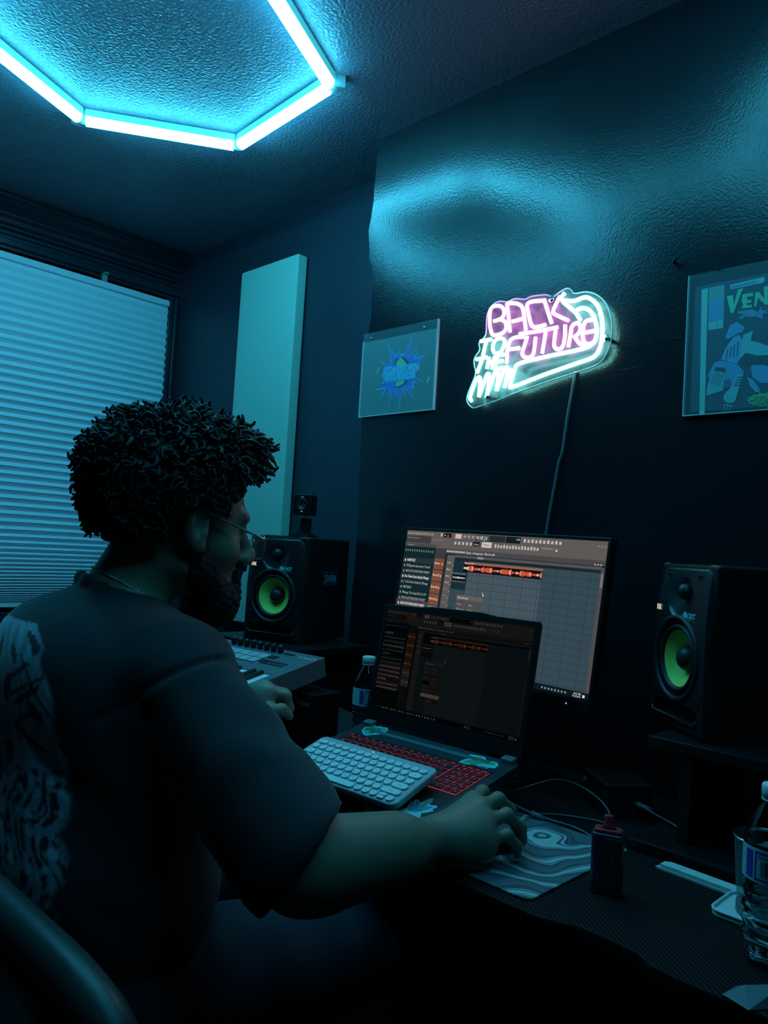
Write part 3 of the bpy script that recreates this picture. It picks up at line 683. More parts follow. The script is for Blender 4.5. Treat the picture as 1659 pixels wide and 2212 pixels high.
for ri, (ks, ws, hgt) in enumerate(rows):
    npad = 3 if ri == 5 else 4; main = ks[:-npad] if ri else ks[:-4]
    tot = sum((ws or {}).get(i, 1) for i in range(len(main))); un = .283/tot
    x = .024; y -= hgt+.0022*1
    for i, s in enumerate(main):
        wd = (ws or {}).get(i, 1)*un
        lap_key(wd-.002, hgt, s if len(s) < 6 else '').build('key', [M['keycap'], M['redglow']], lp, mtx=Matrix.Translation((x, y, 0))); x += wd
    x = .313; pw = .0155
    for i, s in enumerate(ks[-npad:] if ri else ks[-4:]):
        wd = pw*(2 if (ri == 5 and i == 0) else 1)
        lap_key(wd-.002, hgt, s).build('key', [M['keycap'], M['redglow']], lp, mtx=Matrix.Translation((x, y, 0))); x += wd
MB().lathe([(.0012, 0), (.0012, .0012)], n=8).build('status_light', M['logoled'], lp, mtx=Matrix.Translation((LW-.028, -.064, 0)))
# lid
ta = R(10.5); lidm = lm.inverted() @ frame_mtx((lx, ly+.004, lz+.006), lapX, (0, math.sin(ta), math.cos(ta)))
ld = MB()
prof = [(0, .0), (LW, .0), (LW, .246), (LW-.004, .252), (LW*.75, .253), (LW*.66, .257), (LW*.34, .257), (LW*.25, .253), (.004, .252), (0, .246)]
ld.prism(prof, -.008, 0)
ldo = ld.build('lid', M['black'], lp, bevel=.0015, mtx=lidm)
scb = screen_mb(LW-.022, .2105, .062)
scb.build('screen', M['screen'], lp, mtx=lidm @ Matrix.Translation((.011, .240, .0006)))
bz = MB()
for (a, b_, c, d) in ((.001, LW-.001, .0, .0285), (.001, .0105, .0285, .2495), (LW-.0105, LW-.001, .0285, .2495), (.0105, LW-.0105, .2405, .2495)): bz.box(a, b_, c, d, .0, .0016)
bz.build('screen_bezel', M['black'], lp, mtx=lidm)
# stickers on the palm rest: parts of the laptop
def px_local(px, py, inv_, nz=0.0):
    """photo point on a plane given by a local frame -> local xy"""
    d = cf + cr*((px-829.5)/FPX) - cu_*((py-1106)/FPX); o_ = inv_ @ Vector((0, 0, CAM_Z)); dd = inv_.to_3x3() @ d
    t = (nz-o_.z)/dd.z; q = o_+dd*t; return (q.x, q.y)
lmi = lm.inverted()
lq = lambda pts, ox=0, oy=0, sc=1: [px_local(ox+p[0]/sc, oy+p[1]/sc, lmi) for p in pts]
def sticker(layers, name, label, parent=lp, z0=.0004):
    b = MB()
    for i, (pts, c) in enumerate(layers):
        a = sum(pts[k][0]*pts[(k+1) % len(pts)][1]-pts[(k+1) % len(pts)][0]*pts[k][1] for k in range(len(pts)))
        b.poly(pts if a > 0 else pts[::-1], z0+i*.00012, col=c)
    return b
K1 = lambda pts: lq(pts, 640, 1560, 3.318)
b = sticker([(K1([(1158,290),(1200,268),(1240,262),(1228,240),(1250,232),(1350,250),(1365,275),(1440,290),(1450,315),(1410,328),(1370,318),(1240,305),(1170,298)]), (.28, .75, .72)),
  (K1([(1180,290),(1220,275),(1262,270),(1250,245),(1330,255),(1345,278),(1425,293),(1425,312),(1375,305),(1260,298)]), (.10, .40, .16))], 'sticker', '')
p7 = K1([(1240, 300), (1290, 305)]); pU = K1([(1290, 312), (1420, 320)])
b.text('7', p7[0][0]-.002, p7[0][1]-.003, .030, z=.0009, col=(.10, .42, .14), shear=.3, bold=.05)
b.text('UP', pU[0][0], pU[0][1]-.001, .020, z=.0009, col=(.30, .75, .70), shear=.3, bold=.03, width=.036)
b.build('soda_sticker', M['attrgloss'], lp)
b = sticker([(K1([(470,60),(490,38),(520,35),(550,18),(575,32),(600,30),(625,38),(658,42),(655,62),(625,85),(560,90),(495,97),(475,80)]), (.28, .75, .72)),
  (K1([(480,60),(500,42),(525,38),(550,24),(572,36),(600,36),(630,44),(650,48),(645,60),(620,80),(560,84),(500,90),(482,76)]), (.12, .40, .45)),
  (K1([(482,55),(510,42),(545,38),(572,45),(560,60),(500,62)]), (.05, .20, .06)), (K1([(620,50),(645,48),(640,60),(618,66)]), (.12, .5, .1)),
  (K1([(520,72),(545,60),(565,75),(540,82)]), (.03, .12, .1)), (K1([(572,50),(600,42),(610,60),(590,70)]), (.05, .18, .3))], 's', '')
b.build('cartoon_sticker', M['attrgloss'], lp)
lf = [(790,620),(810,580),(825,560),(835,580),(850,555),(878,560),(890,585),(935,555),(985,548),(975,570),(950,595),(1008,600),(1010,612),(975,625),(985,640),(930,650),(895,655),(890,690),(850,700),(790,690),(700,645),(705,628),(760,622)]
b = sticker([(K1(lf), (.24, .70, .72)), (K1([(800,615),(815,590),(850,580),(880,575),(895,600),(940,570),(975,555),(960,575),(930,605),(990,606),(960,620),(900,640),(850,645),(800,635)]), (.07, .25, .34)),
  (K1([(880,600),(930,570),(975,553),(950,580),(910,610)]), (.06, .26, .16)), (K1([(850,625),(860,570),(880,565),(880,600)]), (.05, .16, .3)), (K1([(752,655),(790,650),(810,668),(760,670)]), (.3, .6, .12))], 's', '')
pe = K1([(712, 660), (880, 690)])
b.text('Hempie', pe[0][0], pe[0][1]-.006, .020, z=.0010, col=(.02, .05, .06), shear=.2, bold=.02, rot=math.atan2(pe[1][1]-pe[0][1]-.002, pe[1][0]-pe[0][0]), width=.055)
b.build('leaf_sticker', M['attrgloss'], lp)
# laptop stand
st = empty('laptop_stand', (lx+LW/2, ly-LD/2, ZD), label='dark slanted laptop stand with front clips under the laptop', cat='laptop stand')
zt = lambda y_: lz-.021+(y_-ly)*.204     # underside height of the laptop along y
b = MB(); sx = LW/2
def slab(b, x0, x1, y0, y1, th):
    Y0, Y1 = y0-(ly-LD/2), y1-(ly-LD/2); z0, z1 = zt(y0)-ZD-.0015, zt(y1)-ZD-.0015
    vs = [(x0, Y0, z0-th), (x1, Y0, z0-th), (x1, Y1, z1-th), (x0, Y1, z1-th), (x0, Y0, z0), (x1, Y0, z0), (x1, Y1, z1), (x0, Y1, z1)]
    b.add(vs, [(0, 3, 2, 1), (4, 5, 6, 7), (0, 1, 5, 4), (1, 2, 6, 5), (2, 3, 7, 6), (3, 0, 4, 7)])
slab(b, -.13, .13, ly-LD+.0, ly-.02, .004); b.build('top_plate', M['metal'], st)
b = MB(); b.prism(rrect(-.14, -.12, .14, .12, .02), 0.0005, .006); b.build('base_plate', M['metal'], st)
for s in (-1, 1):
    b = MB(); b.tube([(s*.12, -.10, .006), (s*.12, .05, zt(ly-LD/2+.05)-ZD-.01)], .006, n=8); b.build('arm', M['metal'], st)
    b = MB(); yb = -LD/2-.006; zf = zt(ly-LD)-ZD
    b.box(s*.085-.011, s*.085+.011, yb-.002, yb+.002, zf-.006, zf+.026); b.box(s*.085-.011, s*.085+.011, yb-.0, yb+.012, zf-.007, zf-.0025); b.build('clip', M['ctrl'], st, bevel=.001)

# ------------------------------------------------------------------ white wireless keyboard
KW, KD = .279, .124
kX = Vector((.998, .060, -.001)).normalized(); kY = Vector((-.056, .938, .30)); kY = (kY-kX*kY.dot(kX)).normalized(); kN = kX.cross(kY)
km = Matrix(((kX.x, kY.x, kN.x, -1.131), (kX.y, kY.y, kN.y, 1.025), (kX.z, kY.z, kN.z, .829), (0, 0, 0, 1)))
kb = empty('wireless_keyboard', mtx=km, label='pale wireless keyboard with round keys lying on top of the laptop keys', cat='keyboard')
MB().prism(rrect(0, -KD, KW, 0, .014, 8), -.014, -.002).build('case', M['greyplastic'], kb, bevel=.003, seg=3)
for x in (.06, .22): MB().lathe([(.006, -.018), (.006, -.0135)], n=12).build('foot', M['rubber'], kb, mtx=Matrix.Translation((x, -.012, 0)))
MB().box(.132, .136, -.0085, -.0070, -.002, -.0016).build('indicator_light', M['logoled'], kb)
def round_key(wd, hh, leg):
    b = MB(); pts = rrect(-wd/2, -hh/2, wd/2, hh/2, min(wd, hh)/2*.98, 6)
    b.prism(pts, -.0022, .0012, mi=0)
    b.prism([(p[0]*1.10, p[1]*1.10) if wd < .02 else (p[0]+(.0008 if p[0] > 0 else -.0008), p[1]*1.1) for p in pts], -.0021, -.0017, mi=1)
    if leg: b.text(leg, 0, -.0018, .0052, z=.00126, mi=1, align='CENTER', res=1)
    return b
krows = [(.0105, ['esc']+['F%d' % i for i in range(1, 13)]+['del'], {0: 1.35, 13: 1.0}),
 (.014, list('`1234567890-=')+['del'], {13: 1.55}),
 (.014, ['tab']+list('QWERTYUIOP[]')+['\\'], {0: 1.3, 13: 1.2}),
 (.014, ['caps']+list("ASDFGHJKL;'")+['enter'], {0: 1.6, 12: 1.95}),
 (.014, ['shift']+list('ZXCVBNM,./')+['shift'], {0: 2.1, 11: 2.45}),
 (.014, ['fn', 'ctl', 'opt', 'cmd', '', 'cmd', 'opt', '<', '^', '>'], {4: 5.9, 0: 1.0})]
y = -.016
for ri, (hh, ks, ws) in enumerate(krows):
    tot = sum(ws.get(i, 1) for i in range(len(ks))); un = .262/tot; x = .0085; y -= hh*.5+.0012
    for i, s in enumerate(ks):
        wd = ws.get(i, 1)*un
        kw = wd-.0038
        if ws.get(i, 1) < 1.25: kw = min(kw, .0145)
        if ri == 5 and i == 8:
            for dy, ll in ((.0042, '^'), (-.0042, 'v')):
                round_key(kw, .0068, ll).build('key', [M['whitekey'], M['ctrl']], kb, mtx=Matrix.Translation((x+wd/2, y+dy, 0)))
        else:
            round_key(kw, hh if hh > .011 else .0105, s).build('key', [M['whitekey'], M['ctrl']], kb, mtx=Matrix.Translation((x+wd/2, y, 0)))
        x += wd
    y -= hh*.5+.0032

# ------------------------------------------------------------------ loudspeakers
def boolean_cut(o, cutters):
    for c in cutters:
        m = o.modifiers.new('b', 'BOOLEAN'); m.operation = 'DIFFERENCE'; m.solver = 'EXACT'; m.object = c
    bpy.context.view_layer.update()
    dg = bpy.context.evaluated_depsgraph_get(); me = bpy.data.meshes.new_from_object(o.evaluated_get(dg))
    o.modifiers.clear(); o.data = me
    for c in cutters: bpy.data.objects.remove(c)
def cylinder_y(x, z, r, y0, y1, n=48):
    b = MB(); b.lathe([(r, -y1), (r, -y0)], n=n, smooth=False); o = b.build('cut', M['black'], recalc=True)
    o.matrix_world = Matrix(((1, 0, 0, x), (0, 0, -1, 0), (0, 1, 0, z), (0, 0, 0, 1))); return o
def speaker(pos, yaw, label, mirror=False):
    root = empty('studio_monitor', pos, (0, 0, yaw), label=label, cat='loudspeaker', group=None)
    W, H, D = .188, .285, .246; mi = Matrix(((1, 0, 0, 0), (0, 0, -1, 0), (0, 1, 0, 0), (0, 0, 0, 1)))
    fm = lambda x, z, off=0: Matrix(((1, 0, 0, x), (0, 0, -1, -off), (0, 1, 0, z), (0, 0, 0, 1)))  # local xy on the baffle, z outward
    b = MB(); b.box(0, W, .016, D, 0, H)
    cab = b.build('cabinet', M['spkvinyl'], None, bevel=.007, seg=3)
    boolean_cut(cab, [cylinder_y(W/2, .122, .062, 0, .075)]); cab.parent = root
    # moulded front baffle: shoulders narrow and lean back towards the top
    cx = W/2
    lean = lambda z: .0 if z < .15 else .016*((z-.15)/.135)**2
    hw = lambda z: cx if z < .13 else cx-.010*((z-.13)/.155)**2-(.026*(1-math.sqrt(max(0, 1-((z-.259)/.026)**2))) if z > .259 else 0)
    zs = [0, .002, .006, .012]+[.012+.247*i/22 for i in range(1, 23)]+[.259+.026*math.sin(PI/2*i/8) for i in range(1, 9)]
    us = [-1, -.99, -.965, -.92, -.8, -.5, 0, .5, .8, .92, .965, .99, 1]
    b = MB(); nu = len(us); vs = []
    for z in zs:
        for u in us:
            e = min((1-abs(u))*cx, (H-z) if z > .2 else 1, z+.001); f = .012*(1-min(1, e/.014))**2
            vs.append((cx+u*hw(z), min(.0175, lean(z)+f), z))
    base = len(vs); vs += [(cx+u*max(hw(z), .01), .020, z) for z in zs for u in us]
    fs = []
    for k in range(len(zs)-1):
        for i in range(nu-1):
            a = k*nu+i; fs.append((a, a+1, a+nu+1, a+nu)); a += base; fs.append((a, a+nu, a+nu+1, a+1))
    K = (len(zs)-1)*nu
    for i in range(nu-1): fs += [(i, base+i, base+i+1, i+1), (K+i, K+i+1, base+K+i+1, base+K+i)]
    for k in range(len(zs)-1):
        fs += [(k*nu, (k+1)*nu, base+(k+1)*nu, base+k*nu), (k*nu+nu-1, base+k*nu+nu-1, base+(k+1)*nu+nu-1, (k+1)*nu+nu-1)]
    b.add(vs, fs); baf = b.build('baffle', M['spkbaf'], None, recalc=True)
    pb = MB(); pb.prism(rrect(.022, .022, W-.022, .047, .008), -.016, .03)
    pc = pb.build('cut', M['black'], recalc=True); pc.matrix_world = mi
    tb = MB(); tb.lathe([(.004, -.012), (.016, -.0085), (.036, -.001), (.046, .002), (.05, .01)], n=40)
    tc_ = tb.build('cut', M['black'], recalc=True); tc_.matrix_world = fm(cx, .236, -lean(.236))
    boolean_cut(baf, [cylinder_y(cx, .122, .061, -.05, .05), pc, tc_]); baf.parent = root
    MB().lathe([(.074, -.002), (.0735, .002), (.070, .0045), (.066, .003), (.064, -.001), (.0615, -.006), (.0600, -.008), (.058, -.003), (.0545, .0015), (.051, -.0005), (.048, -.005)], n=56, cap=False).build('surround', M['rubber'], root, mtx=fm(cx, .122))
    wf = MB().lathe([(.0482, -.005), (.040, -.012), (.030, -.020), (.019, -.029)], n=56, cap=False).build('woofer_cone', M['cone'], root, mtx=fm(cx, .122))
    tag(wf, 'yellow-green woofer cone')
    MB().lathe([(.0215, -.0275), (.0212, -.021), (.019, -.014), (.015, -.0088), (.009, -.0055), (.003, -.0042), (.0003, -.004)], n=40).build('dust_cap', M['dome'], root, mtx=fm(cx, .122))
    MB().lathe([(.062, -.055), (.062, -.045), (.001, -.045)], n=32).build('woofer_basket', M['black'], root, mtx=fm(cx, .122))
    MB().lathe([(.0145, -.010), (.0143, -.006), (.012, .0005), (.008, .0045), (.004, .0062), (.0003, .0066)], n=32).build('tweeter_dome', M['dome'], root, mtx=fm(cx, .236, -lean(.236)))
    for (x, z) in ((cx-.050, .262), (cx+.050, .262), (cx-.074, .058), (cx+.074, .058)):
        b = MB(); b.lathe([(.0055, -.002), (.0055, .0012), (.0035, .0012), (.0030, -.0002), (.0002, -.0002)], n=16)
        b.build('screw', M['chrome' if False else 'metal'], root, mtx=fm(x, z, -lean(z)))
    b = MB(); b.tube([(.020, .028, .0005), (.026, .0215, .002), (W-.026, .0215, .002), (W-.020, .028, .0005)], .0028, n=8)
    b.build('port_lip', M['spkbaf'], root, mtx=fm(0, 0))
    b = MB(); b.text('KRK', .018, .200, .0135, z=.0008, bold=.03, width=.0165); lo = b.build('lit_logo', M['logoled'], root, mtx=fm(0, 0, -lean(.2)))
    b = MB()
    b.poly([(.108, .197), (.112, .202), (.117, .2035), (.121, .202), (.124, .196), (.121, .190), (.116, .1885), (.112, .191)][::-1], .0006, col=(.15, .62, .75))
    b.text('ROKIT', .117, .1925, .0125, z=.0009, bold=.04, width=.033, shear=.1, col=(.2, .72, .8)); b.text('5', .1405, .1795, .0125, z=.0009, bold=.05, shear=.1, col=(.35, .8, .25))
    b.rect(.127, .1888, .135, .1898, .0009, col=(.2, .7, .8))
    b.build('model_badge', M['attrgloss'], root, mtx=fm(0, 0, -lean(.2)))
    return root
spR = speaker((-.641, 1.370, .9185), R(-38.2), 'black studio loudspeaker with yellow-green woofer on the riser right of the monitor')
spL = speaker((-1.760, 1.264, .928), R(18.3), 'black studio loudspeaker with yellow-green woofer left of the monitor, camera on top')
b = MB(); W, H, D = .188, .285, .246
stm = Matrix(((0, 0, 1, W+.0004), (1, 0, 0, .105), (0, 1, 0, .160), (0, 0, 0, 1)))
pts = rrect(-.002, -.005, .074, .032, .006)
b.poly(pts, 0, col=(.06, .16, .22)); b.poly(rrect(0, -.003, .072, .030, .005), .0002, col=(.008, .012, .02)); b.text('SWIM', .004, .001, .034, z=.0005, bold=.02, width=.063, col=(.10, .40, .50))
b.build('word_sticker', M['attrgloss'], spL, mtx=stm)
# riser under the left speaker
rl = empty('desk_riser', (-1.66, 1.38, ZD), label='black desk riser under the left loudspeaker', cat='desk shelf')
MB().box(-.22, .155, -.135, .13, .170, .1875).build('upper_board', M['black'], rl, bevel=.002)
MB().box(-.19, -.17, -.12, .12, 0, .170).build('upright', M['black'], rl, bevel=.002)
MB().box(.10, .12, -.12, .12, 0, .170).build('upright', M['black'], rl, bevel=.002)
# webcam on the left speaker
wc = empty('webcam', (-1.650, 1.372, .9285+.2845), (0, 0, R(12)), label='small square black webcam on a stubby stand on top of the left loudspeaker', cat='webcam')
MB().prism(rrect(-.028, -.022, .030, .024, .006), 0, .007).build('base', M['blackmat'], wc, bevel=.001)
MB().prism(rrect(-.020, -.018, .022, .018, .006), .0072, .012).build('clamp', M['blackmat'], wc, bevel=.001)
b = MB(); b.box(-.010, .018, -.010, .010, .012, .052); b.build('stem', M['black'], wc, bevel=.003)
cmx = Matrix.Translation((.004, -.008, .088)) @ Matrix.Rotation(R(8), 4, 'Z')
b = MB(); b.prism(rrect(-.0285, -.029, .0285, .029, .007), -.017, .017); b.v = [(p[0], -p[2], p[1]) for p in b.v]
b.build('camera_body', M['black'], wc, bevel=.002, mtx=cmx)
b = MB().lathe([(.0165, 0), (.0165, .0015), (.014, .002), (.012, -.001), (.0005, -.0012)], n=32); b.v = [(p[0], -p[2]-.0172, p[1]) for p in b.v]
b.build('camera_lens', M['dome'], wc, mtx=cmx)
b = MB(); b.rect(-.0045, .0195, -.0008, .0222, .0175); b.rect(.0002, .0195, .0045, .0222, .0175); b.v = [(p[0], -p[2], p[1]) for p in b.v]; b.build('front_label', M['white'], wc, mtx=cmx)
b = MB().lathe([(.0014, 0), (.0014, .001)], n=10); b.v = [(p[0], -p[2]-.0172, p[1]-.0185) for p in b.v]; b.build('status_light', M['logoled'], wc, mtx=cmx)
cbp = smooth_path([(-.004, .012, .058), (-.025, .02, .045), (-.046, .03, .02), (-.05, .06, .002), (-.05, .14, .001)], 5)
MB().tube(cbp, .0013, n=6).build('cable', M['black'], wc)

# ------------------------------------------------------------------ controller keyboard
psi, th = R(5.7), R(11.5)
mX = Vector((math.cos(psi), math.sin(psi), 0)); mY = Vector((-math.sin(psi)*math.cos(th), math.cos(psi)*math.cos(th), math.sin(th))); mN = mX.cross(mY)
kmx = Matrix(((mX.x, mY.x, mN.x, -1.316), (mX.y, mY.y, mN.y, 1.179), (mX.z, mY.z, mN.z, .942), (0, 0, 0, 1)))
mk = empty('midi_keyboard', mtx=kmx, label='grey music controller keyboard with knobs and pads, in front of the left loudspeaker', cat='music keyboard')
ML, MDp = .80, .245
b = MB()
b.box(-ML, 0, -.145, 0, -.045, 0); b.box(-ML, 0, -MDp, -.145, -.045, -.014); b.box(-.022, 0, -MDp, -.145, -.014, 0); b.box(-ML, -ML+.09, -MDp, -.145, -.014, 0); b.box(-ML, 0, -MDp-.0, -MDp+.006, -.014, -.010)
b.build('case', M['ctrl'], mk, bevel=.0015)
wk = (ML-.022-.09)/29.0
for i in range(29):
    x1 = -.022-i*wk
    MB().box(x1-wk+.0008, x1-.0004, -MDp+.008, -.147, -.0135, -.001).build('white_key', M['whitekey'], mk, bevel=.001)
    if (i % 7) in (0, 1, 3, 4, 5) and i < 28:
        MB().box(x1-wk-.005, x1-wk+.005, -.205, -.147, -.001, .007).build('black_key', M['keycap'], mk, bevel=.001)
for i in range(8):
    x = -.120-i*.0235
    kn = MB().lathe([(.0072, 0), (.0068, .016), (.006, .017)], n=20).build('knob', M['keycap'], mk, mtx=Matrix.Translation((x, -.022, .0003)))
    ang = [0.2, .1, -.3, .4, -.2, .3, .1, -.25][i]
    b = MB(); b.box(-.0006, .0006, .0, .0066, .0171, .0175); b.build('pointer', M['white'], kn, mtx=Matrix.Rotation(ang, 4, 'Z'))
for r in range(2):
    for c in range(8):
        MB().prism(rrect(0, 0, .0265, .0265, .002), .0003, .003).build('pad', M['greyplastic'], mk, bevel=.0006, mtx=Matrix.Translation((-.150-c*.0300, -.075-r*.0295, 0)))
def btn(x, y, w_, h_, t=''):
    b = MB(); b.rect(-.0012, -.0012, w_+.0012, h_+.0012, .0004, mi=1); b.box(0, w_, 0, h_, .0005, .0022, mi=0)
    if t: b.text(t, w_/2, h_/2-.0018, .0055, z=.0023, mi=1, align='CENTER')
    b.build('button', [M['keycap'], M['greyplastic']], mk, mtx=Matrix.Translation((x, y, 0)))
btn(-.119, -.066, .024, .016, '>'); btn(-.119, -.0955, .024, .016, 'o')
btn(-.103, -.030, .013, .009, '<'); btn(-.086, -.030, .013, .009, '>')
for i in range(4): btn(-.104+i*.0185, -.088, .014, .007, '-'); btn(-.104+i*.0185, -.102, .014, .007, '=')
for i in range(2): btn(-.52-i*.05, -.03, .030, .014, '')
MB().prism(rrect(-.40, -.045, -.345, -.012, .002), .0003, .0012).build('display', M['keycap'], mk)
b = MB(); b.text('RoKeys', -.060, -.030, .013, z=.0006, shear=.25, bold=.02, width=.036, col=(.5, .6, .6))
b.prism([(-.022, -.032), (-.009, -.032), (-.005, -.026), (-.009, -.0185), (-.020, -.0185)], .0003, .0006, col=(.5, .6, .6)); b.prism([(-.019, -.029), (-.011, -.029), (-.009, -.0255), (-.011, -.0215), (-.018, -.0215)], .0006, .0008, col=(.1, .11, .12))
b.build('logo', M['attr'], mk)
# stand and rack box under the controller
sd_ = empty('keyboard_stand', (-1.70, 1.02, ZD), (0, 0, psi), label='low black stand holding up the controller keyboard', cat='keyboard stand')
for x in (-.30, .20):
    b = MB(); b.tube([(x, -.09, .006), (x, .10, .006)], .006, n=8); b.tube([(x, .10, .006), (x, .10, .132)], .006, n=8); b.tube([(x, -.07, .006), (x, -.07, .100)], .006, n=8); b.build('frame', M['metal'], sd_)
rb = empty('amplifier', (-1.370, 1.125, ZD), label='small black amplifier box with a pale maker name, under the controller keyboard', cat='amplifier')
MB().box(-.10, .085, 0, .08, 0.003, .128).build('case', M['black'], rb, bevel=.003)
for x in (-.08, .065): MB().lathe([(.008, 0), (.008, .0035)], n=12).build('foot', M['rubber'], rb, mtx=Matrix.Translation((x, .02, -.0005)))
b = MB(); b.text('ROCKVILLE', -.008, .100, .012, z=.0006, width=.080, shear=.1); b.v = [(p[0], -p[2], p[1]) for p in b.v]; b.build('maker_name', M['white'], rb)
nb = MB(); nb.prism([(-.075, 0), (.075, 0), (.075, .06), (.06, .075), (-.075, .075)], 0, .10)
sb_ = empty('power_brick', (-1.425, 1.30, ZD), (0, 0, R(-18)), label='low dark wedge shaped box beside the amplifier, behind the water bottle', cat='box')
vs = [(-.07, -.05, 0), (.085, -.05, 0), (.085, .06, 0), (-.07, .06, 0), (-.07, -.045, .045), (.02, -.045, .045), (.02, .055, .045), (-.07, .055, .045), (.085, -.045, .012), (.085, .055, .012)]
b = MB(); b.add(vs, [(0, 3, 2, 1), (4, 5, 6, 7), (5, 8, 9, 6), (0, 1, 8, 5, 4), (2, 3, 7, 6, 9), (1, 2, 9, 8), (3, 0, 4, 7)]); b.build('case', M['blackmat'], sb_, bevel=.002)
MB().lathe([(.004, 0), (.004, .003)], n=10).build('button', M['rubber'], sb_, mtx=Matrix.Translation((-.04, 0, .045)))

# ------------------------------------------------------------------ water bottles
def bottle(loc, rot, level, label):
    root = empty('water_bottle', loc, (0, 0, rot), label=label, cat='bottle')
    prof = [(.001, .004), (.016, .0035), (.024, .001), (.029, .003), (.0315, .010)]
    for i in range(1, 30):
        z = .010+i*.0028; rr = .0316+.0019*math.sin(z*2*PI/.0145)-(.0018*math.exp(-((z-.062)/.015)**2)); prof.append((rr, z))
    prof += [(.0325, .094), (.0325, .096), (.0325, .136), (.0322, .139), (.0305, .148), (.0270, .158), (.0225, .168), (.0175, .177), (.0135, .183), (.0120, .186), (.0120, .196)]
    n = 48
    def body(shrink, zmax, cap_top):
        b = MB(); P = [(max(.0005, r-shrink), z+(shrink if z < .01 else 0)) for r, z in prof if z <= zmax+1e-6]
        if cap_top: P.append((max(.0005, np.interp(zmax, [p[1] for p in prof[3:]], [p[0] for p in prof[3:]])-shrink), zmax)); P.append((.0005, zmax))
        b.lathe(P, n=n, cap=False)
        vv = []
        for k, (x, y, z) in enumerate(b.v):
            a = math.atan2(y, x); r = math.hypot(x, y)
            if z < .094 and r > .005:
                kz = min(1, z/.012)*min(1, (.094-z)/.01)
                r += kz*(.0013*math.sin(5*a+z*90)+.0009*math.sin(3*a-z*140+1)+.0004*math.sin(9*a+z*260))
                if z < .03: r += (.0022*math.cos(5*a)-.002)*(1-z/.03)*min(1, r/.02)
            zz = z+(.0035*(1-math.cos(5*a))*.5*max(0, 1-z/.012) if z < .012 and r > .01 else 0)
            vv.append((r*math.cos(a), r*math.sin(a), zz))
        b.v = vv; return b
    o = body(0, .196, False).build('plastic_shell', M['glass'], root)
    sd = o.modifiers.new('s', 'SOLIDIFY'); sd.thickness = .0005; sd.offset = -1
    body(.0012, level, True).build('water', M['water'], root)
    b = MB(); b.lathe([(.0135, .189), (.0148, .190), (.0148, .2035), (.0138, .2055), (.0005, .2055)], n=40, cap=False)
    vv = []
    for (x, y, z) in b.v:
        a = math.atan2(y, x); r = math.hypot(x, y)
        if .1895 < z < .204 and r > .0145: r += .0003*math.cos(40*a)
        vv.append((r*math.cos(a), r*math.sin(a), z))
    b.v = vv; b.build('cap', M['white'], root)
    MB().lathe([(.0123, .186), (.0150, .1865), (.0150, .1885), (.0123, .1888)], n=32, cap=False).build('neck_ring', M['white'], root)
    # wrap label with blocks and bars
    L = MB(); z0, z1, rl_ = .0965, .1355, .0330
    def band(a0, a1, za, zb, rad, c, seg=None):
        seg = seg or max(1, int(abs(a1-a0)/R(7))); vs = []
        for i in range(seg+1):
            a = a0+(a1-a0)*i/seg
            vs += [(rad*math.cos(a), rad*math.sin(a), za), (rad*math.cos(a), rad*math.sin(a), zb)]
        L.add(vs, [(2*i, 2*i+2, 2*i+3, 2*i+1) for i in range(seg)], col=c, smooth=True)
    wht, blu, drk = (.55, .62, .66), (.05, .07, .42), (.03, .04, .10)
    band(R(-200), R(160), z0, z1, rl_, wht)
    for a in (-150, -90, -30, 30, 90):
        band(R(a), R(a+17), z0+.004, z1-.004, rl_+.0003, blu)
        band(R(a+22), R(a+56), z0+.003, z0+.0055, rl_+.0003, blu); band(R(a+22), R(a+56), z1-.0055, z1-.003, rl_+.0003, blu); band(R(a+22), R(a+25), z0+.003, z1-.003, rl_+.0003, blu)
        band(R(a+28), R(a+54), z1-.0085, z1-.0078, rl_+.0004, drk); band(R(a+28), R(a+54), z1-.0105, z1-.0098, rl_+.0004, drk)
        rr = random.Random(a)
        for i in range(15):
            if rr.random() < .75: band(R(a+30+i*1.6), R(a+30+i*1.6+.4+rr.random()*.8), z0+.008, z1-.013, rl_+.0004, drk, 1)
    L.build('paper_label', M['attrgloss'], root)
    return root
bottle((-.3075, 1.0085, ZD), R(20), .139, 'clear water bottle with blue label in front of the mesh pen cup')
bottle((-1.2700, 1.2750, ZD), R(75), .139, 'water bottle half hidden behind the left edge of the laptop screen')

# ------------------------------------------------------------------ pen cup of wire mesh, tray under it
def mesh_material():
    m = mat('fine diamond wire mesh', (.45, .5, .5), .4, metal=.6); nt = m.node_tree; b = nt.nodes['Principled BSDF']
    tc = nt.nodes.new('ShaderNodeTexCoord'); sx_ = nt.nodes.new('ShaderNodeSeparateXYZ'); nt.links.new(tc.outputs['Object'], sx_.inputs[0])
    def mt(op, a, b_=None):
        n = nt.nodes.new('ShaderNodeMath'); n.operation = op
        for i, v in enumerate((a, b_)):
            if v is None: continue
            if isinstance(v, (int, float)): n.inputs[i].default_value = v
            else: nt.links.new(v, n.inputs[i])
        return n.outputs[0]
    an = mt('ARCTAN2', sx_.outputs['Y'], sx_.outputs['X']); A = mt('MULTIPLY', an, 42.0); Z = mt('MULTIPLY', sx_.outputs['Z'], 1150.0)
    s1_ = mt('ABSOLUTE', mt('SINE', mt('ADD', A, Z))); s2_ = mt('ABSOLUTE', mt('SINE', mt('SUBTRACT', A, Z)))
    hole = mt('GREATER_THAN', mt('MINIMUM', s1_, s2_), .34)
    nt.links.new(mt('SUBTRACT', 1.0, hole), b.inputs['Alpha']); return m
M['mesh'] = mesh_material()
cc0 = Vector((-.352, 1.115, ZD))
tr_ = empty('dish', cc0, label='small white round-cornered dish under the mesh pen cup', cat='dish')
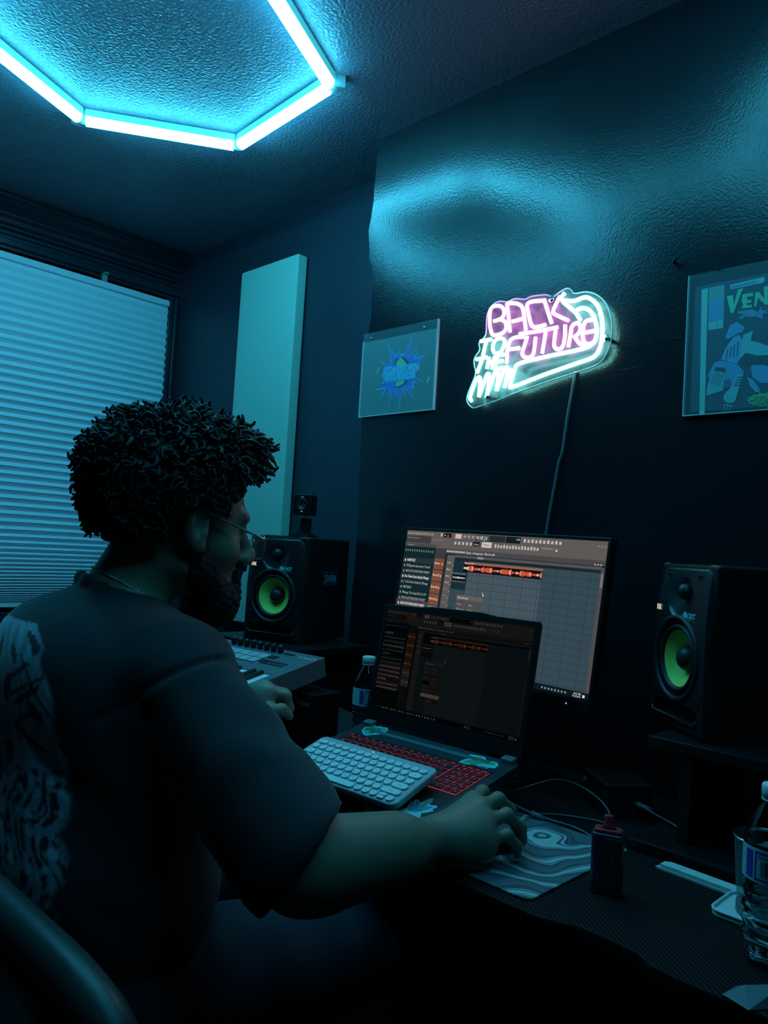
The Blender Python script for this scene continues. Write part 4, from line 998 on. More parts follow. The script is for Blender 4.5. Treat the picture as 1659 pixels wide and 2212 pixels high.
b = MB(); b.prism(rrect(-.052, -.045, .05, .045, .016), .0005, .0065); b.build('plate', M['white'], tr_, bevel=.0015)
b = MB(); P = [(p[0], p[1], .0085) for p in rrect(-.051, -.044, .049, .044, .015)]; b.tube(P, .0022, n=6, closed=True); b.build('raised_rim', M['white'], tr_)
cu0 = empty('pen_cup', cc0+Vector((0.004, 0, .0066)), label='empty wire mesh pen cup behind the nearer water bottle', cat='pen cup')
MB().lathe([(.034, .004), (.0355, .03), (.040, .098)], n=48, cap=False).build('mesh_wall', M['mesh'], cu0)
MB().lathe([(.0346, 0), (.0352, .001), (.0352, .012), (.0346, .013)], n=48, cap=True).build('base_ring', M['ctrl'], cu0)
b = MB(); b.tube([(.0405*math.cos(2*PI*i/48), .0405*math.sin(2*PI*i/48), .099) for i in range(48)], .0020, n=8, closed=True); b.build('rim', M['chrome'], cu0)
# folded white strip and paper wedge
a0 = Vector((-.512, 1.172, ZD)); fs_ = empty('folded_strip', a0, (0, 0, R(-3.5)), label='folded white paper strip with marks lying on the desk beside the pen cup', cat='paper strip')
b = MB(); b.prism([(0, -.009), (.20, -.009), (.20, .012), (.008, .012), (0, .006)], .0045, .0085, col=(.62, .70, .66)); 
for i in range(4):
    for j in range(5): b.rect(.028+i*.042+j*.0008, -.007+j*.0035, .029+i*.042+j*.0008, -.0052+j*.0035, .0087, col=(.08, .1, .1))
b.build('upper_fold', M['attrpaper'], fs_)
b = MB(); b.prism([(-.006, -.012), (.20, -.012), (.20, .011), (-.002, .008)], .0005, .0036, col=(.5, .58, .55)); b.build('lower_fold', M['attrpaper'], fs_)
b = MB(); vs = [(-.316, .886, .742), (-.286, .879, .741), (-.262, .915, .741), (-.250, .95, .741), (-.268, .925, .758), (-.300, .905, .752), (-.312, .915, .742), (-.285, .955, .742)]
b.add([(p[0]+.29, p[1]-.91, p[2]-ZD) for p in vs], [(0, 1, 2, 4, 5), (5, 4, 3, 7, 6), (0, 5, 6), (2, 3, 4), (0, 6, 7, 3, 2, 1)])
tag(b.build('folded_card', M['ctrl'], mtx=Matrix.Translation((-.29, .91, ZD)), recalc=True), 'folded pale card lying at the front edge of the desk under the bottle', 'card')

# ------------------------------------------------------------------ mouse pad, mouse, vape, drive, cables
def marble():
    m = mat('marbled mouse pad print', (.05, .1, .13), .75); nt = m.node_tree; b = nt.nodes['Principled BSDF']
    tc = nt.nodes.new('ShaderNodeTexCoord'); n1 = nt.nodes.new('ShaderNodeTexNoise'); n1.inputs['Scale'].default_value = 6; n1.inputs['Detail'].default_value = 1.0
    mx = nt.nodes.new('ShaderNodeVectorMath'); mx.operation = 'MULTIPLY_ADD'; mx.inputs[1].default_value = (.30, .30, 0)
    wv = nt.nodes.new('ShaderNodeTexWave'); wv.inputs['Scale'].default_value = 5.5; wv.inputs['Distortion'].default_value = 6.0; wv.inputs['Detail'].default_value = 1.0; wv.inputs['Detail Scale'].default_value = 1.3
    mp = nt.nodes.new('ShaderNodeMapping'); mp.inputs['Rotation'].default_value = (0, 0, R(50))
    nt.links.new(tc.outputs['Object'], mp.inputs[0]); nt.links.new(mp.outputs[0], n1.inputs['Vector'])
    nt.links.new(n1.outputs['Color'], mx.inputs[0]); nt.links.new(mp.outputs[0], mx.inputs[2]); nt.links.new(mx.outputs[0], wv.inputs['Vector'])
    cr_ = nt.nodes.new('ShaderNodeValToRGB'); cr_.color_ramp.interpolation = 'CONSTANT'; e = cr_.color_ramp.elements
    e[0].position = 0; e[0].color = (.10, .13, .15, 1); e[1].position = .28; e[1].color = (.055, .07, .09, 1)
    for p, c in ((.50, (.10, .12, .14, 1)), (.62, (.045, .055, .075, 1)), (.74, (.36, .42, .42, 1)), (.86, (.08, .10, .12, 1)), (.94, (.42, .5, .48, 1))):
        x = e.new(p); x.color = c
    nt.links.new(wv.outputs['Fac'], cr_.inputs[0]); nt.links.new(cr_.outputs[0], b.inputs['Base Color']); return m
M['marble'] = marble()
b = MB(); b.prism(rrect(-.115, -.1425, .115, .1425, .012), .0004, .0034)
tag(b.build('mouse_pad', M['marble'], mtx=Matrix.Translation((-.690, 1.0475, ZD)), bevel=.0008), 'marbled grey mouse pad under the right hand', 'mouse pad')
ms = empty('computer_mouse', (-.708, 1.020, ZD+.0036), (0, 0, R(-8)), label='dark computer mouse held under the right hand', cat='mouse')
b = MB(); b.lathe([(.025, 0), (.0265, .005), (.025, .012), (.020, .019), (.012, .0235), (.002, .0245)], n=32); b.v = [(p[0]*1.0, p[1]*1.55+.006, p[2]) for p in b.v]
b.build('shell', M['black'], ms)
b = MB(); b.lathe([(.008, -.003), (.008, .003)], n=16); b.v = [(p[2], p[1]+.032, p[0]+.018) for p in b.v]; b.build('scroll_wheel', M['rubber'], ms)
vp = empty('vape', (-.5250, 1.0200, ZD), (0, 0, R(24)), label='dark vape with red tinted top standing on the desk beside the mouse pad', cat='vape')
vp_m = rrect(-.022, -.0125, .022, .0125, .008)
MB().prism(vp_m, 0.0, .083).build('body', M['vapebody'], vp, bevel=.003, seg=3)
MB().prism(rrect(-.0195, -.0115, .0195, .0115, .007), .0825, .088).build('red_top', M['vapered'], vp, bevel=.002)
b = MB(); b.lathe([(.0105, .088), (.0075, .092), (.0062, .098), (.0066, .105), (.0055, .106)], n=20, sq=.6); b.build('mouthpiece', M['vapered'], vp)
b = MB(); b.prism(rrect(-.003, .012, .0195, .078, .003), .0128, .0142); b.v = [(p[0], -p[2], p[1]) for p in b.v]; b.build('side_plate', M['vapeface'], vp, bevel=.0008)
b = MB(); b.rect(-.0125, .040, -.0115, .070, .0128); b.rect(-.0125, .018, -.0110, .028, .0128); b.rect(.006, .036, .0068, .056, .0144); b.v = [(p[0], -p[2], p[1]) for p in b.v]; b.build('print', M['ctrl'], vp)
hd = empty('hard_drive', (-.690, 1.372, ZD), (0, 0, R(-38)), label='small black box with rounded corners on the desk below the monitor', cat='box')
MB().prism(rrect(-.052, -.046, .052, .046, .012), .0, .052).build('lower_case', M['blackmat'], hd, bevel=.003)
MB().prism(rrect(-.054, -.048, .054, .048, .012), .0522, .0585).build('lid', M['ctrl' if False else 'black'], hd, bevel=.0015)
b = MB(); b.rect(-.047, .040, -.036, .046, .0484); b.v = [(p[0], -p[2], p[1]) for p in b.v]; b.build('badge', M['white'], hd)
def cable(pts, r, label, name='cable', plug=None):
    root = empty(name, pts[0], label=label, cat='cable'); o = Vector(pts[0])
    MB().tube(smooth_path([Vector(p)-o for p in pts], 6), r, n=8).build('cord', M['cable'], root)
    if plug is not None:
        d = (Vector(pts[plug])-Vector(pts[plug-1])).normalized(); q = Vector(pts[plug])-o
        MB().tube([q, q+d*.028], .0048, n=10).build('plug', M['ctrl'], root)
    return root
zc = ZD+.003
cable([(-.800, 1.165, .772), (-.790, 1.170, .762), (-.755, 1.182, .752), (-.722, 1.192, zc+.004), (-.68, 1.205, zc), (-.63, 1.188, zc), (-.585, 1.192, zc)], .0020, 'grey cable running from the side of the laptop past the mouse pad', plug=2)
cable([(-.86, 1.29, zc), (-.84, 1.285, zc+.012), (-.80, 1.335, .772), (-.72, 1.30, .782), (-.645, 1.250, .772), (-.605, 1.18, zc+.004), (-.58, 1.10, zc)], .0017, 'thin black cable arching over the desk between laptop and vape')
cable([(-.668, 1.342, .772), (-.64, 1.345, .767), (-.60, 1.33, .764), (-.56, 1.31, .763), (-.53, 1.29, .763)], .0016, 'short cable from the small black box to the riser base', plug=1)
cable([(-.76, 1.21, zc), (-.74, 1.235, zc), (-.70, 1.26, zc), (-.66, 1.27, zc), (-.62, 1.245, zc)], .0016, 'loose dark cable loop lying behind the mouse pad')

# ------------------------------------------------------------------ organic surfaces: distance fields meshed with surface nets
class Field:
    def __init__(self): self.p = []
    def cap(self, a, b, ra, rb=None, k=.02, op='u'):
        a = np.array(a, np.float32); b = np.array(b, np.float32); rb = ra if rb is None else rb; ba = b-a; L2 = float(ba@ba)+1e-12
        def f(P):
            t = np.clip(((P-a)@ba)/L2, 0, 1); return np.linalg.norm(P-a-t[:, None]*ba, axis=1)-(ra+(rb-ra)*t)
        self.p.append((f, k, op)); return self
    def ell(self, c, r, rot=None, k=.02, op='u'):
        c = np.array(c, np.float32); r = np.array(r, np.float32); Rm = np.eye(3, dtype=np.float32) if rot is None else np.array(rot, np.float32)
        def f(P):
            q = (P-c)@Rm; k0 = np.linalg.norm(q/r, axis=1); k1 = np.linalg.norm(q/(r*r), axis=1)+1e-9
            return np.maximum(k0*(k0-1)/k1, np.linalg.norm(q, axis=1)-r.max()) if False else k0*(k0-1)/k1
        self.p.append((f, k, op)); return self
    def plane(self, p, n, k=.004):
        """cut away everything on the side n points to"""
        p = np.array(p, np.float32); n = np.array(n, np.float32); n = n/np.linalg.norm(n)
        self.p.append((lambda P: -((P-p)@n), k, 's')); return self
    def fn(self, f, k, op): self.p.append((f, k, op)); return self
    def ev(self, P, idx=None):
        d = None
        for i in (range(len(self.p)) if idx is None else idx):
            f, k, op = self.p[i]; e = f(P)
            if d is None: d = e if op == 'u' else np.full(len(P), 9., np.float32); 
            elif op == 'u': h = np.clip(.5+.5*(d-e)/k, 0, 1); d = d*(1-h)+e*h-k*h*(1-h)
            else: h = np.clip(.5-.5*(d+e)/k, 0, 1); d = d*(1-h)-e*h+k*h*(1-h)
        return d
    def mesh(self, lo, hi, h, disp=None):
        B = 14; lo = np.array(lo, np.float32); hi = np.array(hi, np.float32); nb = np.ceil((hi-lo)/(B*h)).astype(int)
        idx = np.stack(np.meshgrid(*[np.arange(n) for n in nb], indexing='ij'), -1).reshape(-1, 3)
        cen = lo+(idx+.5)*B*h; rad = B*h*.87; D = [f(cen.astype(np.float32)) for f, k, op in self.p]
        dall = self.ev(cen.astype(np.float32)); act = np.abs(dall) < rad*1.15+.02
        g = np.arange(B+1); G = np.stack(np.meshgrid(g, g, g, indexing='ij'), -1).reshape(-1, 3)
        N = np.array(nb)*B+2; keyf = lambda c: (c[:, 0].astype(np.int64)*N[1]+c[:, 1])*N[2]+c[:, 2]
        keys = []; pos = []; quads = []; n1 = B+1
        for bi in np.nonzero(act)[0]:
            dmin = min([D[i][bi] for i in range(len(self.p)) if self.p[i][2] == 'u'])
            sel = [i for i in range(len(self.p)) if (self.p[i][2] == 'u' and D[i][bi] < dmin+2*rad+self.p[i][1]+.01) or (self.p[i][2] == 's' and D[i][bi] < rad*1.2+self.p[i][1]+.01)]
            if not any(self.p[i][2] == 'u' for i in sel): continue
            base = idx[bi]*B; P = (lo+(base+G)*h).astype(np.float32); d = self.ev(P, sel)
            if disp is not None: d = d+disp(P)
            d = d.reshape(n1, n1, n1); s = d < 0
            if s.all() or not s.any(): continue
            c8 = [(i, j, k) for i in (0, 1) for j in (0, 1) for k in (0, 1)]
            cs = sum(s[i:B+i, j:B+j, k:B+k].astype(np.int8) for i, j, k in c8); cells = np.argwhere((cs > 0) & (cs < 8))
            if len(cells):
                acc = np.zeros((len(cells), 3)); cnt = np.zeros(len(cells)); ci = cells.T
                for a in range(3):
                    o1, o2 = [x for x in range(3) if x != a]
                    for u in (0, 1):
                        for v in (0, 1):
                            off = [0, 0, 0]; off[o1] = u; off[o2] = v; off2 = list(off); off2[a] = 1
                            d0 = d[ci[0]+off[0], ci[1]+off[1], ci[2]+off[2]]; d1 = d[ci[0]+off2[0], ci[1]+off2[1], ci[2]+off2[2]]
                            m = (d0 < 0) != (d1 < 0); t = np.where(m, d0/np.where(m, d0-d1, 1), 0)
                            p = np.zeros((len(cells), 3)); p[:, o1] = u; p[:, o2] = v; p[:, a] = t; acc += p*m[:, None]; cnt += m
                keys.append(keyf(cells+base)); pos.append(lo+(cells+base+acc/cnt[:, None])*h)
            for a in range(3):
                o1, o2 = (a+1) % 3, (a+2) % 3; sl0 = [slice(0, B)]*3; sl1 = list(sl0); sl1[a] = slice(1, B+1)
                s0, s1 = s[tuple(sl0)], s[tuple(sl1)]; e = np.argwhere(s0 != s1)
                if not len(e): continue
                ins = s0[tuple(e.T)]; e = e+base; q = []
                for u, v in ((0, 0), (1, 0), (1, 1), (0, 1)):
                    c = e.copy(); c[:, o1] -= u; c[:, o2] -= v; q.append(np.where((c < 0).any(1), -1, keyf(c)))
                q = np.stack(q, 1); q[~ins] = q[~ins][:, ::-1]; quads.append(q)
        keys = np.concatenate(keys); pos = np.concatenate(pos); quads = np.concatenate(quads)
        uk, ix = np.unique(keys, return_index=True); pos = pos[ix]
        j = np.searchsorted(uk, quads); j = np.minimum(j, len(uk)-1); ok = (uk[j] == quads).all(1)
        return pos, j[ok]
def mesh_object(name, pos, quads, m, parent=None, mtx=None, smooth_it=0, col=None):
    me = bpy.data.meshes.new(name); nq = len(quads)
    me.vertices.add(len(pos)); me.vertices.foreach_set('co', np.asarray(pos, np.float32).ravel())
    me.loops.add(nq*4); me.loops.foreach_set('vertex_index', np.asarray(quads, np.int32).ravel())
    me.polygons.add(nq); me.polygons.foreach_set('loop_start', np.arange(0, nq*4, 4, dtype=np.int32))
    me.polygons.foreach_set('use_smooth', np.ones(nq, bool)); me.update(calc_edges=True); me.validate()
    if col is not None:
        at = me.color_attributes.new('col', 'FLOAT_COLOR', 'POINT'); at.data.foreach_set('color', np.concatenate([col, np.ones((len(col), 1))], 1).astype(np.float32).ravel())
    me.materials.append(m); o = bpy.data.objects.new(name, me); COL.objects.link(o)
    if parent: o.parent = parent
    if mtx is not None: o.matrix_local = mtx
    if smooth_it:
        s = o.modifiers.new('relax', 'SMOOTH'); s.factor = .5; s.iterations = smooth_it
    return o

# ------------------------------------------------------------------ the seated man
HY_, HP_ = R(13), R(4)
hf = Vector((math.sin(HY_)*math.cos(HP_), math.cos(HY_)*math.cos(HP_), -math.sin(HP_))); hr = Vector((math.cos(HY_), -math.sin(HY_), 0)); hu = hr.cross(hf)
HO = Vector((-1.047, .655, 1.210))-hr*.080
HRot = np.array([[hr.x, hf.x, hu.x], [hr.y, hf.y, hu.y], [hr.z, hf.z, hu.z]], np.float32)   # columns are the head axes
HM = Matrix(((hr.x, hf.x, hu.x, HO.x), (hr.y, hf.y, hu.y, HO.y), (hr.z, hf.z, hu.z, HO.z), (0, 0, 0, 1)))
HS = 1.04
def hp(x, y, z): return tuple(HO+(hr*x+hf*y+hu*z)*HS)
pz = np.array
NB = (-1.150, .595, 1.088); SR = (-.950, .600, .995); SL = (-1.335, .640, .995)
ER = (-.715, .622, .812); WR = (-.715, .880, .787)
EL = (-1.335, .820, .795); WL = (-1.196, .950, .838)
B_ = Field()
hc = lambda c, r, k=.02, op='u': B_.ell(hp(*c), tuple(np.array(r)*HS), HRot, k, op)
hk = lambda a, b, ra, rb=None, k=.012, op='u': B_.cap(hp(*a), hp(*b), ra*HS, None if rb is None else rb*HS, k, op)
hc((0, -.012, .045), (.074, .098, .086)); hc((0, .042, .012), (.062, .056, .078), .03); hc((0, .035, -.058), (.054, .056, .052), .03)
hk((-.018, .074, -.098), (.018, .074, -.098), .022, k=.025)
for s in (-1, 1):
    hc((s*.046, .055, -.028), (.024, .028, .026), .02); hk((s*.052, .0, -.06), (s*.02, .07, -.098), .020, .018, .025)
    hk((s*.008, .093, .026), (s*.042, .086, .028), .010, .010, .015)
    hc((s*.032, .100, .004), (.017, .013, .012), .014, 's')
    hc((s*.032, .081, .004), (.0125, .0125, .0125), .004)
    hk((s*.018, .093, .010), (s*.045, .086, .010), .0045, .004, .006)
    hk((s*.013, .104, -.038), (s*.013, .108, -.037), .0105, .0095, .010)
    # ear: shell, hollow, lobe
    hc((s*.083, -.004, .003), (.011, .020, .033), .008); hc((s*.093, .0, .007), (.009, .0115, .020), .005, 's'); hc((s*.083, .004, -.026), (.008, .011, .011), .008)
    hk((s*.079, .006, -.002), (s*.086, .008, -.008), .006, .005, .006); hk((s*.090, -.012, .012), (s*.089, -.010, -.010), .0035, .003, .004)
hk((0, .092, .022), (0, .118, -.026), .0085, .0105, .014); hk((0, .117, -.030), (0, .116, -.034), .0125, .0125, .010)
hk((-.020, .096, -.062), (.020, .096, -.062), .0085, k=.008); hk((-.018, .095, -.074), (.018, .095, -.074), .0090, k=.006)
hk((-.024, .106, -.068), (.024, .106, -.068), .0018, k=.004, op='s')
B_.cap(hp(0, -.028, -.015), NB, .058, .063, .03)
B_.cap(hp(0, -.062, -.040), (NB[0], NB[1]-.030, NB[2]-.01), .028, .036, .03)
# trunk, mostly under the clothes
B_.ell((-1.135, .570, .90), (.165, .105, .20), None, .05); B_.ell((-1.11, .56, .68), (.165, .12, .20), None, .05); B_.ell((-1.10, .53, .54), (.17, .13, .10), None, .05)
B_.cap((NB[0], NB[1], NB[2]-.04), SR, .046, .050, .04); B_.cap((NB[0], NB[1], NB[2]-.04), SL, .046, .050, .04)
B_.cap(SR, ER, .056, .047, .04); B_.cap(ER, WR, .048, .030, .03)
B_.cap((-.712, .66, .806), (-.708, .78, .797), .052, .044, .03)
B_.cap(SL, EL, .060, .048, .04)
# right hand resting over the mouse
H = lambda *c: B_.cap(*c)
kn = {'i': (-.727, .975, .820), 'm': (-.703, .962, .818), 'r': (-.684, .950, .805), 'p': (-.672, .938, .786)}
for q, rr in (('i', .0150), ('m', .0155), ('r', .0150), ('p', .0140)): B_.cap((WR[0], WR[1], WR[2]+.0), kn[q], .023, rr, .016)
B_.ell((-.702, .925, .793), (.036, .046, .022), None, .02)
B_.cap((-.690, .895, .775), (-.672, .935, .772), .017, .014, .02)
fing = {'i': [kn['i'], (-.742, 1.018, .821), (-.748, 1.048, .800), (-.750, 1.062, .782)], 'm': [kn['m'], (-.706, 1.010, .821), (-.704, 1.044, .797), (-.706, 1.058, .777)],
        'r': [kn['r'], (-.678, .994, .808), (-.670, 1.022, .786), (-.670, 1.030, .764)], 'p': [kn['p'], (-.660, .972, .788), (-.655, .992, .770), (-.658, .998, .755)]}
rad = {'i': (.0115, .0100, .0088, .0075), 'm': (.0118, .0102, .0090, .0078), 'r': (.0112, .0098, .0086, .0074), 'p': (.0100, .0086, .0076, .0066)}
for q in 'imrp':
    F, rr = fing[q], rad[q]
    for i in range(3): B_.cap(F[i], F[i+1], rr[i], rr[i+1], .0045)
    B_.ell(F[1], (rr[1]*1.12,)*3, None, .004)
for a, b, ra, rb in (((-.735, .900, .785), (-.760, .940, .783), .018, .014), ((-.760, .940, .783), (-.768, .978, .772), .0135, .0115), ((-.768, .978, .772), (-.756, 1.006, .764), .011, .009)): B_.cap(a, b, ra, rb, .008)
LO = np.array((-.024, -.024, -.012))
WL = tuple(np.array(WL)+LO)
B_.cap(EL, WL, .048, .030, .03)
# left hand, loosely hanging by the controller keyboard
kl = {q: tuple(np.array(p)+LO) for q, p in {'i': (-1.192, .973, .915), 'm': (-1.212, .980, .919), 'r': (-1.231, .980, .915), 'p': (-1.248, .975, .906)}.items()}
for q in 'imrp': B_.cap(WL, kl[q], .024, .0145, .016)
B_.ell(tuple(np.array((-1.213, .965, .885))+LO), (.036, .022, .040), None, .02)
fl = {'i': [kl['i'], (-1.172, 1.000, .908), (-1.170, 1.010, .884), (-1.172, 1.008, .866)], 'm': [kl['m'], (-1.200, 1.017, .906), (-1.198, 1.022, .880), (-1.200, 1.012, .863)],
      'r': [kl['r'], (-1.226, 1.016, .900), (-1.226, 1.020, .875), (-1.226, 1.010, .860)], 'p': [kl['p'], (-1.248, 1.005, .890), (-1.249, 1.008, .870), (-1.248, 1.000, .857)]}
for q in 'imrp':
    F, rr = [fl[q][0]]+[tuple(np.array(p)+LO) for p in fl[q][1:]], rad[q]
    for i in range(3): B_.cap(F[i], F[i+1], rr[i], rr[i+1], .0045)
    B_.ell(F[1], (rr[1]*1.12,)*3, None, .004)
for a, b, ra, rb in (((-1.185, .945, .862), (-1.166, .958, .884), .018, .0135), ((-1.166, .958, .884), (-1.158, .980, .886), .0125, .011), ((-1.158, .980, .886), (-1.156, .998, .872), .011, .009)): B_.cap(tuple(np.array(a)+LO), tuple(np.array(b)+LO), ra, rb, .008)
# legs
HR_, HL_ = (-1.00, .52, .55), (-1.19, .52, .55); KR, KL = (-.90, .93, .565), (-1.30, .93, .565); AR, AL = (-.91, 1.02, .10), (-1.29, 1.08, .10)
B_.cap(HR_, KR, .085, .060, .05); B_.cap(HL_, KL, .085, .060, .05); B_.cap(KR, AR, .056, .036, .03); B_.cap(KL, AL, .056, .036, .03)
for A in (AR, AL): B_.cap((A[0], A[1]-.03, .04), (A[0], A[1]+.16, .035), .036, .032, .03); B_.cap(A, (A[0], A[1], .05), .036, .036, .02)
def skin_bump(P): return .0006*np.sin(P[:, 0]*130+np.sin(P[:, 1]*90)*2)*np.sin(P[:, 2]*110+1)
pos, qd = B_.mesh((-1.46, .34, -.02), (-.60, 1.30, 1.40), .0036, None)
man = mesh_object('person', pos, qd, M['skin'], smooth_it=1)
tag(man, 'seated man with curly dark hair, glasses and black printed t-shirt, hand on the mouse', 'person')

# t-shirt: loose shell with neck and sleeve openings, folds, and a printed back
T = Field()
T.ell((-1.135, .565, .88), (.215, .150, .215), None, .06); T.ell((-1.115, .555, .68), (.215, .175, .235), None, .07)
T.ell((-1.14, .505, .985), (.175, .095, .115), None, .06)
T.cap((NB[0], NB[1]-.01, NB[2]-.030), (SR[0]-.02, SR[1], SR[2]+.008), .060, .070, .05); T.cap((NB[0], NB[1]-.01, NB[2]-.030), (SL[0]+.02, SL[1], SL[2]+.008), .060, .070, .05)
HE = (-.722, .638, .822)
T.cap((SR[0]-.012, SR[1]-.012, SR[2]-.005), (HE[0]-.008, HE[1]-.008, HE[2]), .078, .083, .045); T.cap(SL, (-1.350, .78, .86), .085, .082, .045)
T.cap((-1.13, .60, .62), (-1.10, .58, .52), .20, .19, .06)
# collar ribs around the neck
nd = Vector(hp(0, -.03, -.02))-Vector(NB); nd.normalize(); na = nd.orthogonal().normalized(); nb_ = nd.cross(na)
ring = [Vector(NB)+Vector((0, -.006, 0))+nd*.008+(na*math.cos(a)*.068+nb_*math.sin(a)*.070) for a in [2*PI*i/14 for i in range(14)]]
for i in range(14): T.cap(ring[i], ring[(i+1) % 14], .0105, .0105, .012)
T.cap(Vector(NB)-nd*.02, Vector(NB)+nd*.20, .0635, .080, .010, 's')
sa = (Vector(HE)-Vector(SR)).normalized()
T.plane(Vector(HE), tuple(sa*.8+Vector((.0, .42, -.05)))); 
T.cap(Vector(HE)-sa*.03, Vector(HE)+sa*.05+Vector((0, .10, 0)), .066, .070, .004, 's')
sl = (Vector((-1.350, .78, .86))-Vector(SL)).normalized(); T.plane((-1.350, .78, .86), tuple(sl)); T.cap(Vector((-1.350, .78, .86))-sl*.05, Vector((-1.350, .78, .86))+sl*.1, .068, .07, .006, 's')
SRv, sav = np.array(SR), np.array(sa)
def folds(P):
    x, y, z = P[:, 0], P[:, 1], P[:, 2]
    d = .0035*np.sin(38*z+14*x+3*np.sin(9*x+2))*np.sin(7*x+11*y)
    d += .0050*np.sin(26*(x*.6+z*.8)+4*np.sin(6*z+3*y))*np.clip(1.05-z, 0, .4)*1.6
    t = (P-SRv)@sav; r = np.linalg.norm(P-SRv-t[:, None]*sav, axis=1)
    on = np.exp(-(np.maximum(0, r-.12)/.02)**2)
    d += on*(.0050*np.exp(-((t-.012-.35*(P[:, 2]-SR[2]))/.006)**2)*(t < .12))        # shoulder seam
    d += on*.0045*np.sin(t*70+4*np.sin((z-y)*16))*np.clip(t*6, 0, 1)*np.clip((.22-t)*12, 0, 1)
    hem = np.clip((.235-t)/.06, 0, 1)
    # deep diagonal creases running from the armpit across the back
    for (c0, c1, dp, w_) in (((-1.02, .44, .90), (-.88, .50, .80), .010, .012), ((-1.06, .42, .80), (-.90, .50, .70), .008, .014), ((-1.20, .47, 1.05), (-1.10, .47, 1.045), .006, .010), ((-.93, .50, .98), (-.86, .60, .90), .006, .010), ((-.99, .62, 1.06), (-.90, .60, 1.03), .005, .008), ((-.95, .66, 1.03), (-.86, .64, .98), .006, .008)):
        a, b = np.array(c0), np.array(c1); ba = b-a; tt = np.clip(((P-a)@ba)/(ba@ba), 0, 1); q = P-a-tt[:, None]*ba
        d += dp*np.exp(-(q*q).sum(1)/(w_*w_*2))
    d = d*np.where(on > .3, hem, 1)
    return d.astype(np.float32)
pos, qd = T.mesh((-1.50, .30, .42), (-.60, .98, 1.18), .0042, folds)
# print on the back: flowing strokes and drops inside a ragged tall shape
x, y, z = pos.T
col = np.tile(np.array([.021, .023, .032]), (len(pos), 1))
xr = np.interp(z, [.66, .76, .81, .864, .893, .954, 1.0, 1.037, 1.066], [-.95, -.954, -.968, -.986, -.988, -.994, -1.018, -1.045, -1.09])
inside = (y < .52) & (x < xr) & (x > -1.32) & (z > .62) & (z < 1.065)
u = (xr-x)*1000; v = (1.07-z)*1000
w1 = np.sin(u*.13+2.2*np.sin(v*.045)+.02*v)+.7*np.sin(v*.11+1.7*np.sin(u*.08+v*.02))
w2 = np.sin(u*.30+3*np.sin(v*.06+u*.03)); w3 = np.sin(v*.22+2.5*np.sin(u*.11))
edge_ = np.clip(u/9+.6*np.sin(v*.09), 0, 1)
ink = np.where(v < 190, (w1 > -1.0)*(.75+.25*w2*np.sin(v*.05)) , (w1*w2 > -.05)*.55+(w3*w1 > .5)*.45)
ink = ink*np.clip(edge_, 0, 1)*inside*np.clip((520-v)/200, .4, 1)
for (uu, vv, ru, rv) in ((45, 95, 28, 5), (60, 70, 34, 4), (52, 120, 26, 4)): ink = np.where(((u-uu)/ru)**2+((v-vv-(u-uu)*.5)/rv)**2 < 1, 0, ink)
ink = np.where((np.abs((u-30)-(v-75)*-.45) < 2.5) & (v > 45) & (v < 115) & inside, 0, ink); ink = np.where((np.abs((v-78)+(u-30)*-.4) < 2.5) & (u < 75) & (u > 5) & inside, 0, ink)
ink = ink[:, None]
col = col*(1-ink)+np.array([.62, .66, .80])*ink
M['shirt'] = mat('black cotton t-shirt', rough=.85, attr=True, bump=(500, .25, .0006), sheen=.2)
mesh_object('t_shirt', pos, qd, M['shirt'], man, smooth_it=1, col=col)
# shorts
Q = Field(); Q.ell((-1.10, .53, .55), (.20, .16, .12), None, .05); Q.cap(HR_, KR, .105, .090, .06); Q.cap(HL_, KL, .105, .090, .06)
pos, qd = Q.mesh((-1.50, .34, .36), (-.68, 1.08, .74), .008, lambda P: (.004*np.sin(P[:, 0]*40+P[:, 1]*25)*np.sin(P[:, 1]*30+P[:, 2]*20)).astype(np.float32))
mesh_object('shorts', pos, qd, M['shorts'], man)
for A in (AR, AL):
    Fs = Field(); Fs.cap((A[0], A[1]-.045, .045), (A[0], A[1]+.16, .040), .045, .042, .03); Fs.cap((A[0], A[1], .05), (A[0], A[1]-.01, .10), .046, .042, .02); Fs.plane((0, 0, .002), (0, 0, -1)); Fs.plane((0, 0, .115), (0, 0, 1)); Fs.cap(A, (A[0], A[1], .2), .038, .038, .004, 's')
    pos, qd = Fs.mesh((A[0]-.08, A[1]-.12, -.01), (A[0]+.08, A[1]+.24, .14), .006); mesh_object('shoe', pos, qd, M['blackmat'], man)

# beard
Bd = Field(); bc = lambda c, r, k=.02, op='u': Bd.ell(hp(*c), tuple(np.array(r)*HS), HRot, k, op)
bc((0, .068, -.108), (.044, .040, .036)); bc((0, .058, -.128), (.034, .032, .022), .03)
for s in (-1, 1):
    Bd.cap(hp(s*.064, .012, -.020), hp(s*.058, .020, -.062), .012, .018, .02); Bd.cap(hp(s*.058, .020, -.062), hp(s*.030, .065, -.105), .022, .030, .03)
    Bd.cap(hp(s*.030, .094, -.060), hp(s*.028, .088, -.085), .007, .012, .012)
Bd.cap(hp(-.026, .103, -.051), hp(.026, .103, -.051), .0065, .0065, .01)
def fuzz(P):
    q = P*260; return (.0028*np.sin(q[:, 0]+2*np.sin(q[:, 2]*.7))*np.sin(q[:, 1]+np.sin(q[:, 0]*.8))*np.sin(q[:, 2]*1.1+1)+.0012*np.sin(P[:, 0]*700)*np.sin(P[:, 1]*640+1)*np.sin(P[:, 2]*680)).astype(np.float32)
pos, qd = Bd.mesh(tuple(np.array(HO)-.16), tuple(np.array(HO)+.16), .0026, fuzz)
bo = mesh_object('beard', pos, qd, M['beard'], man)

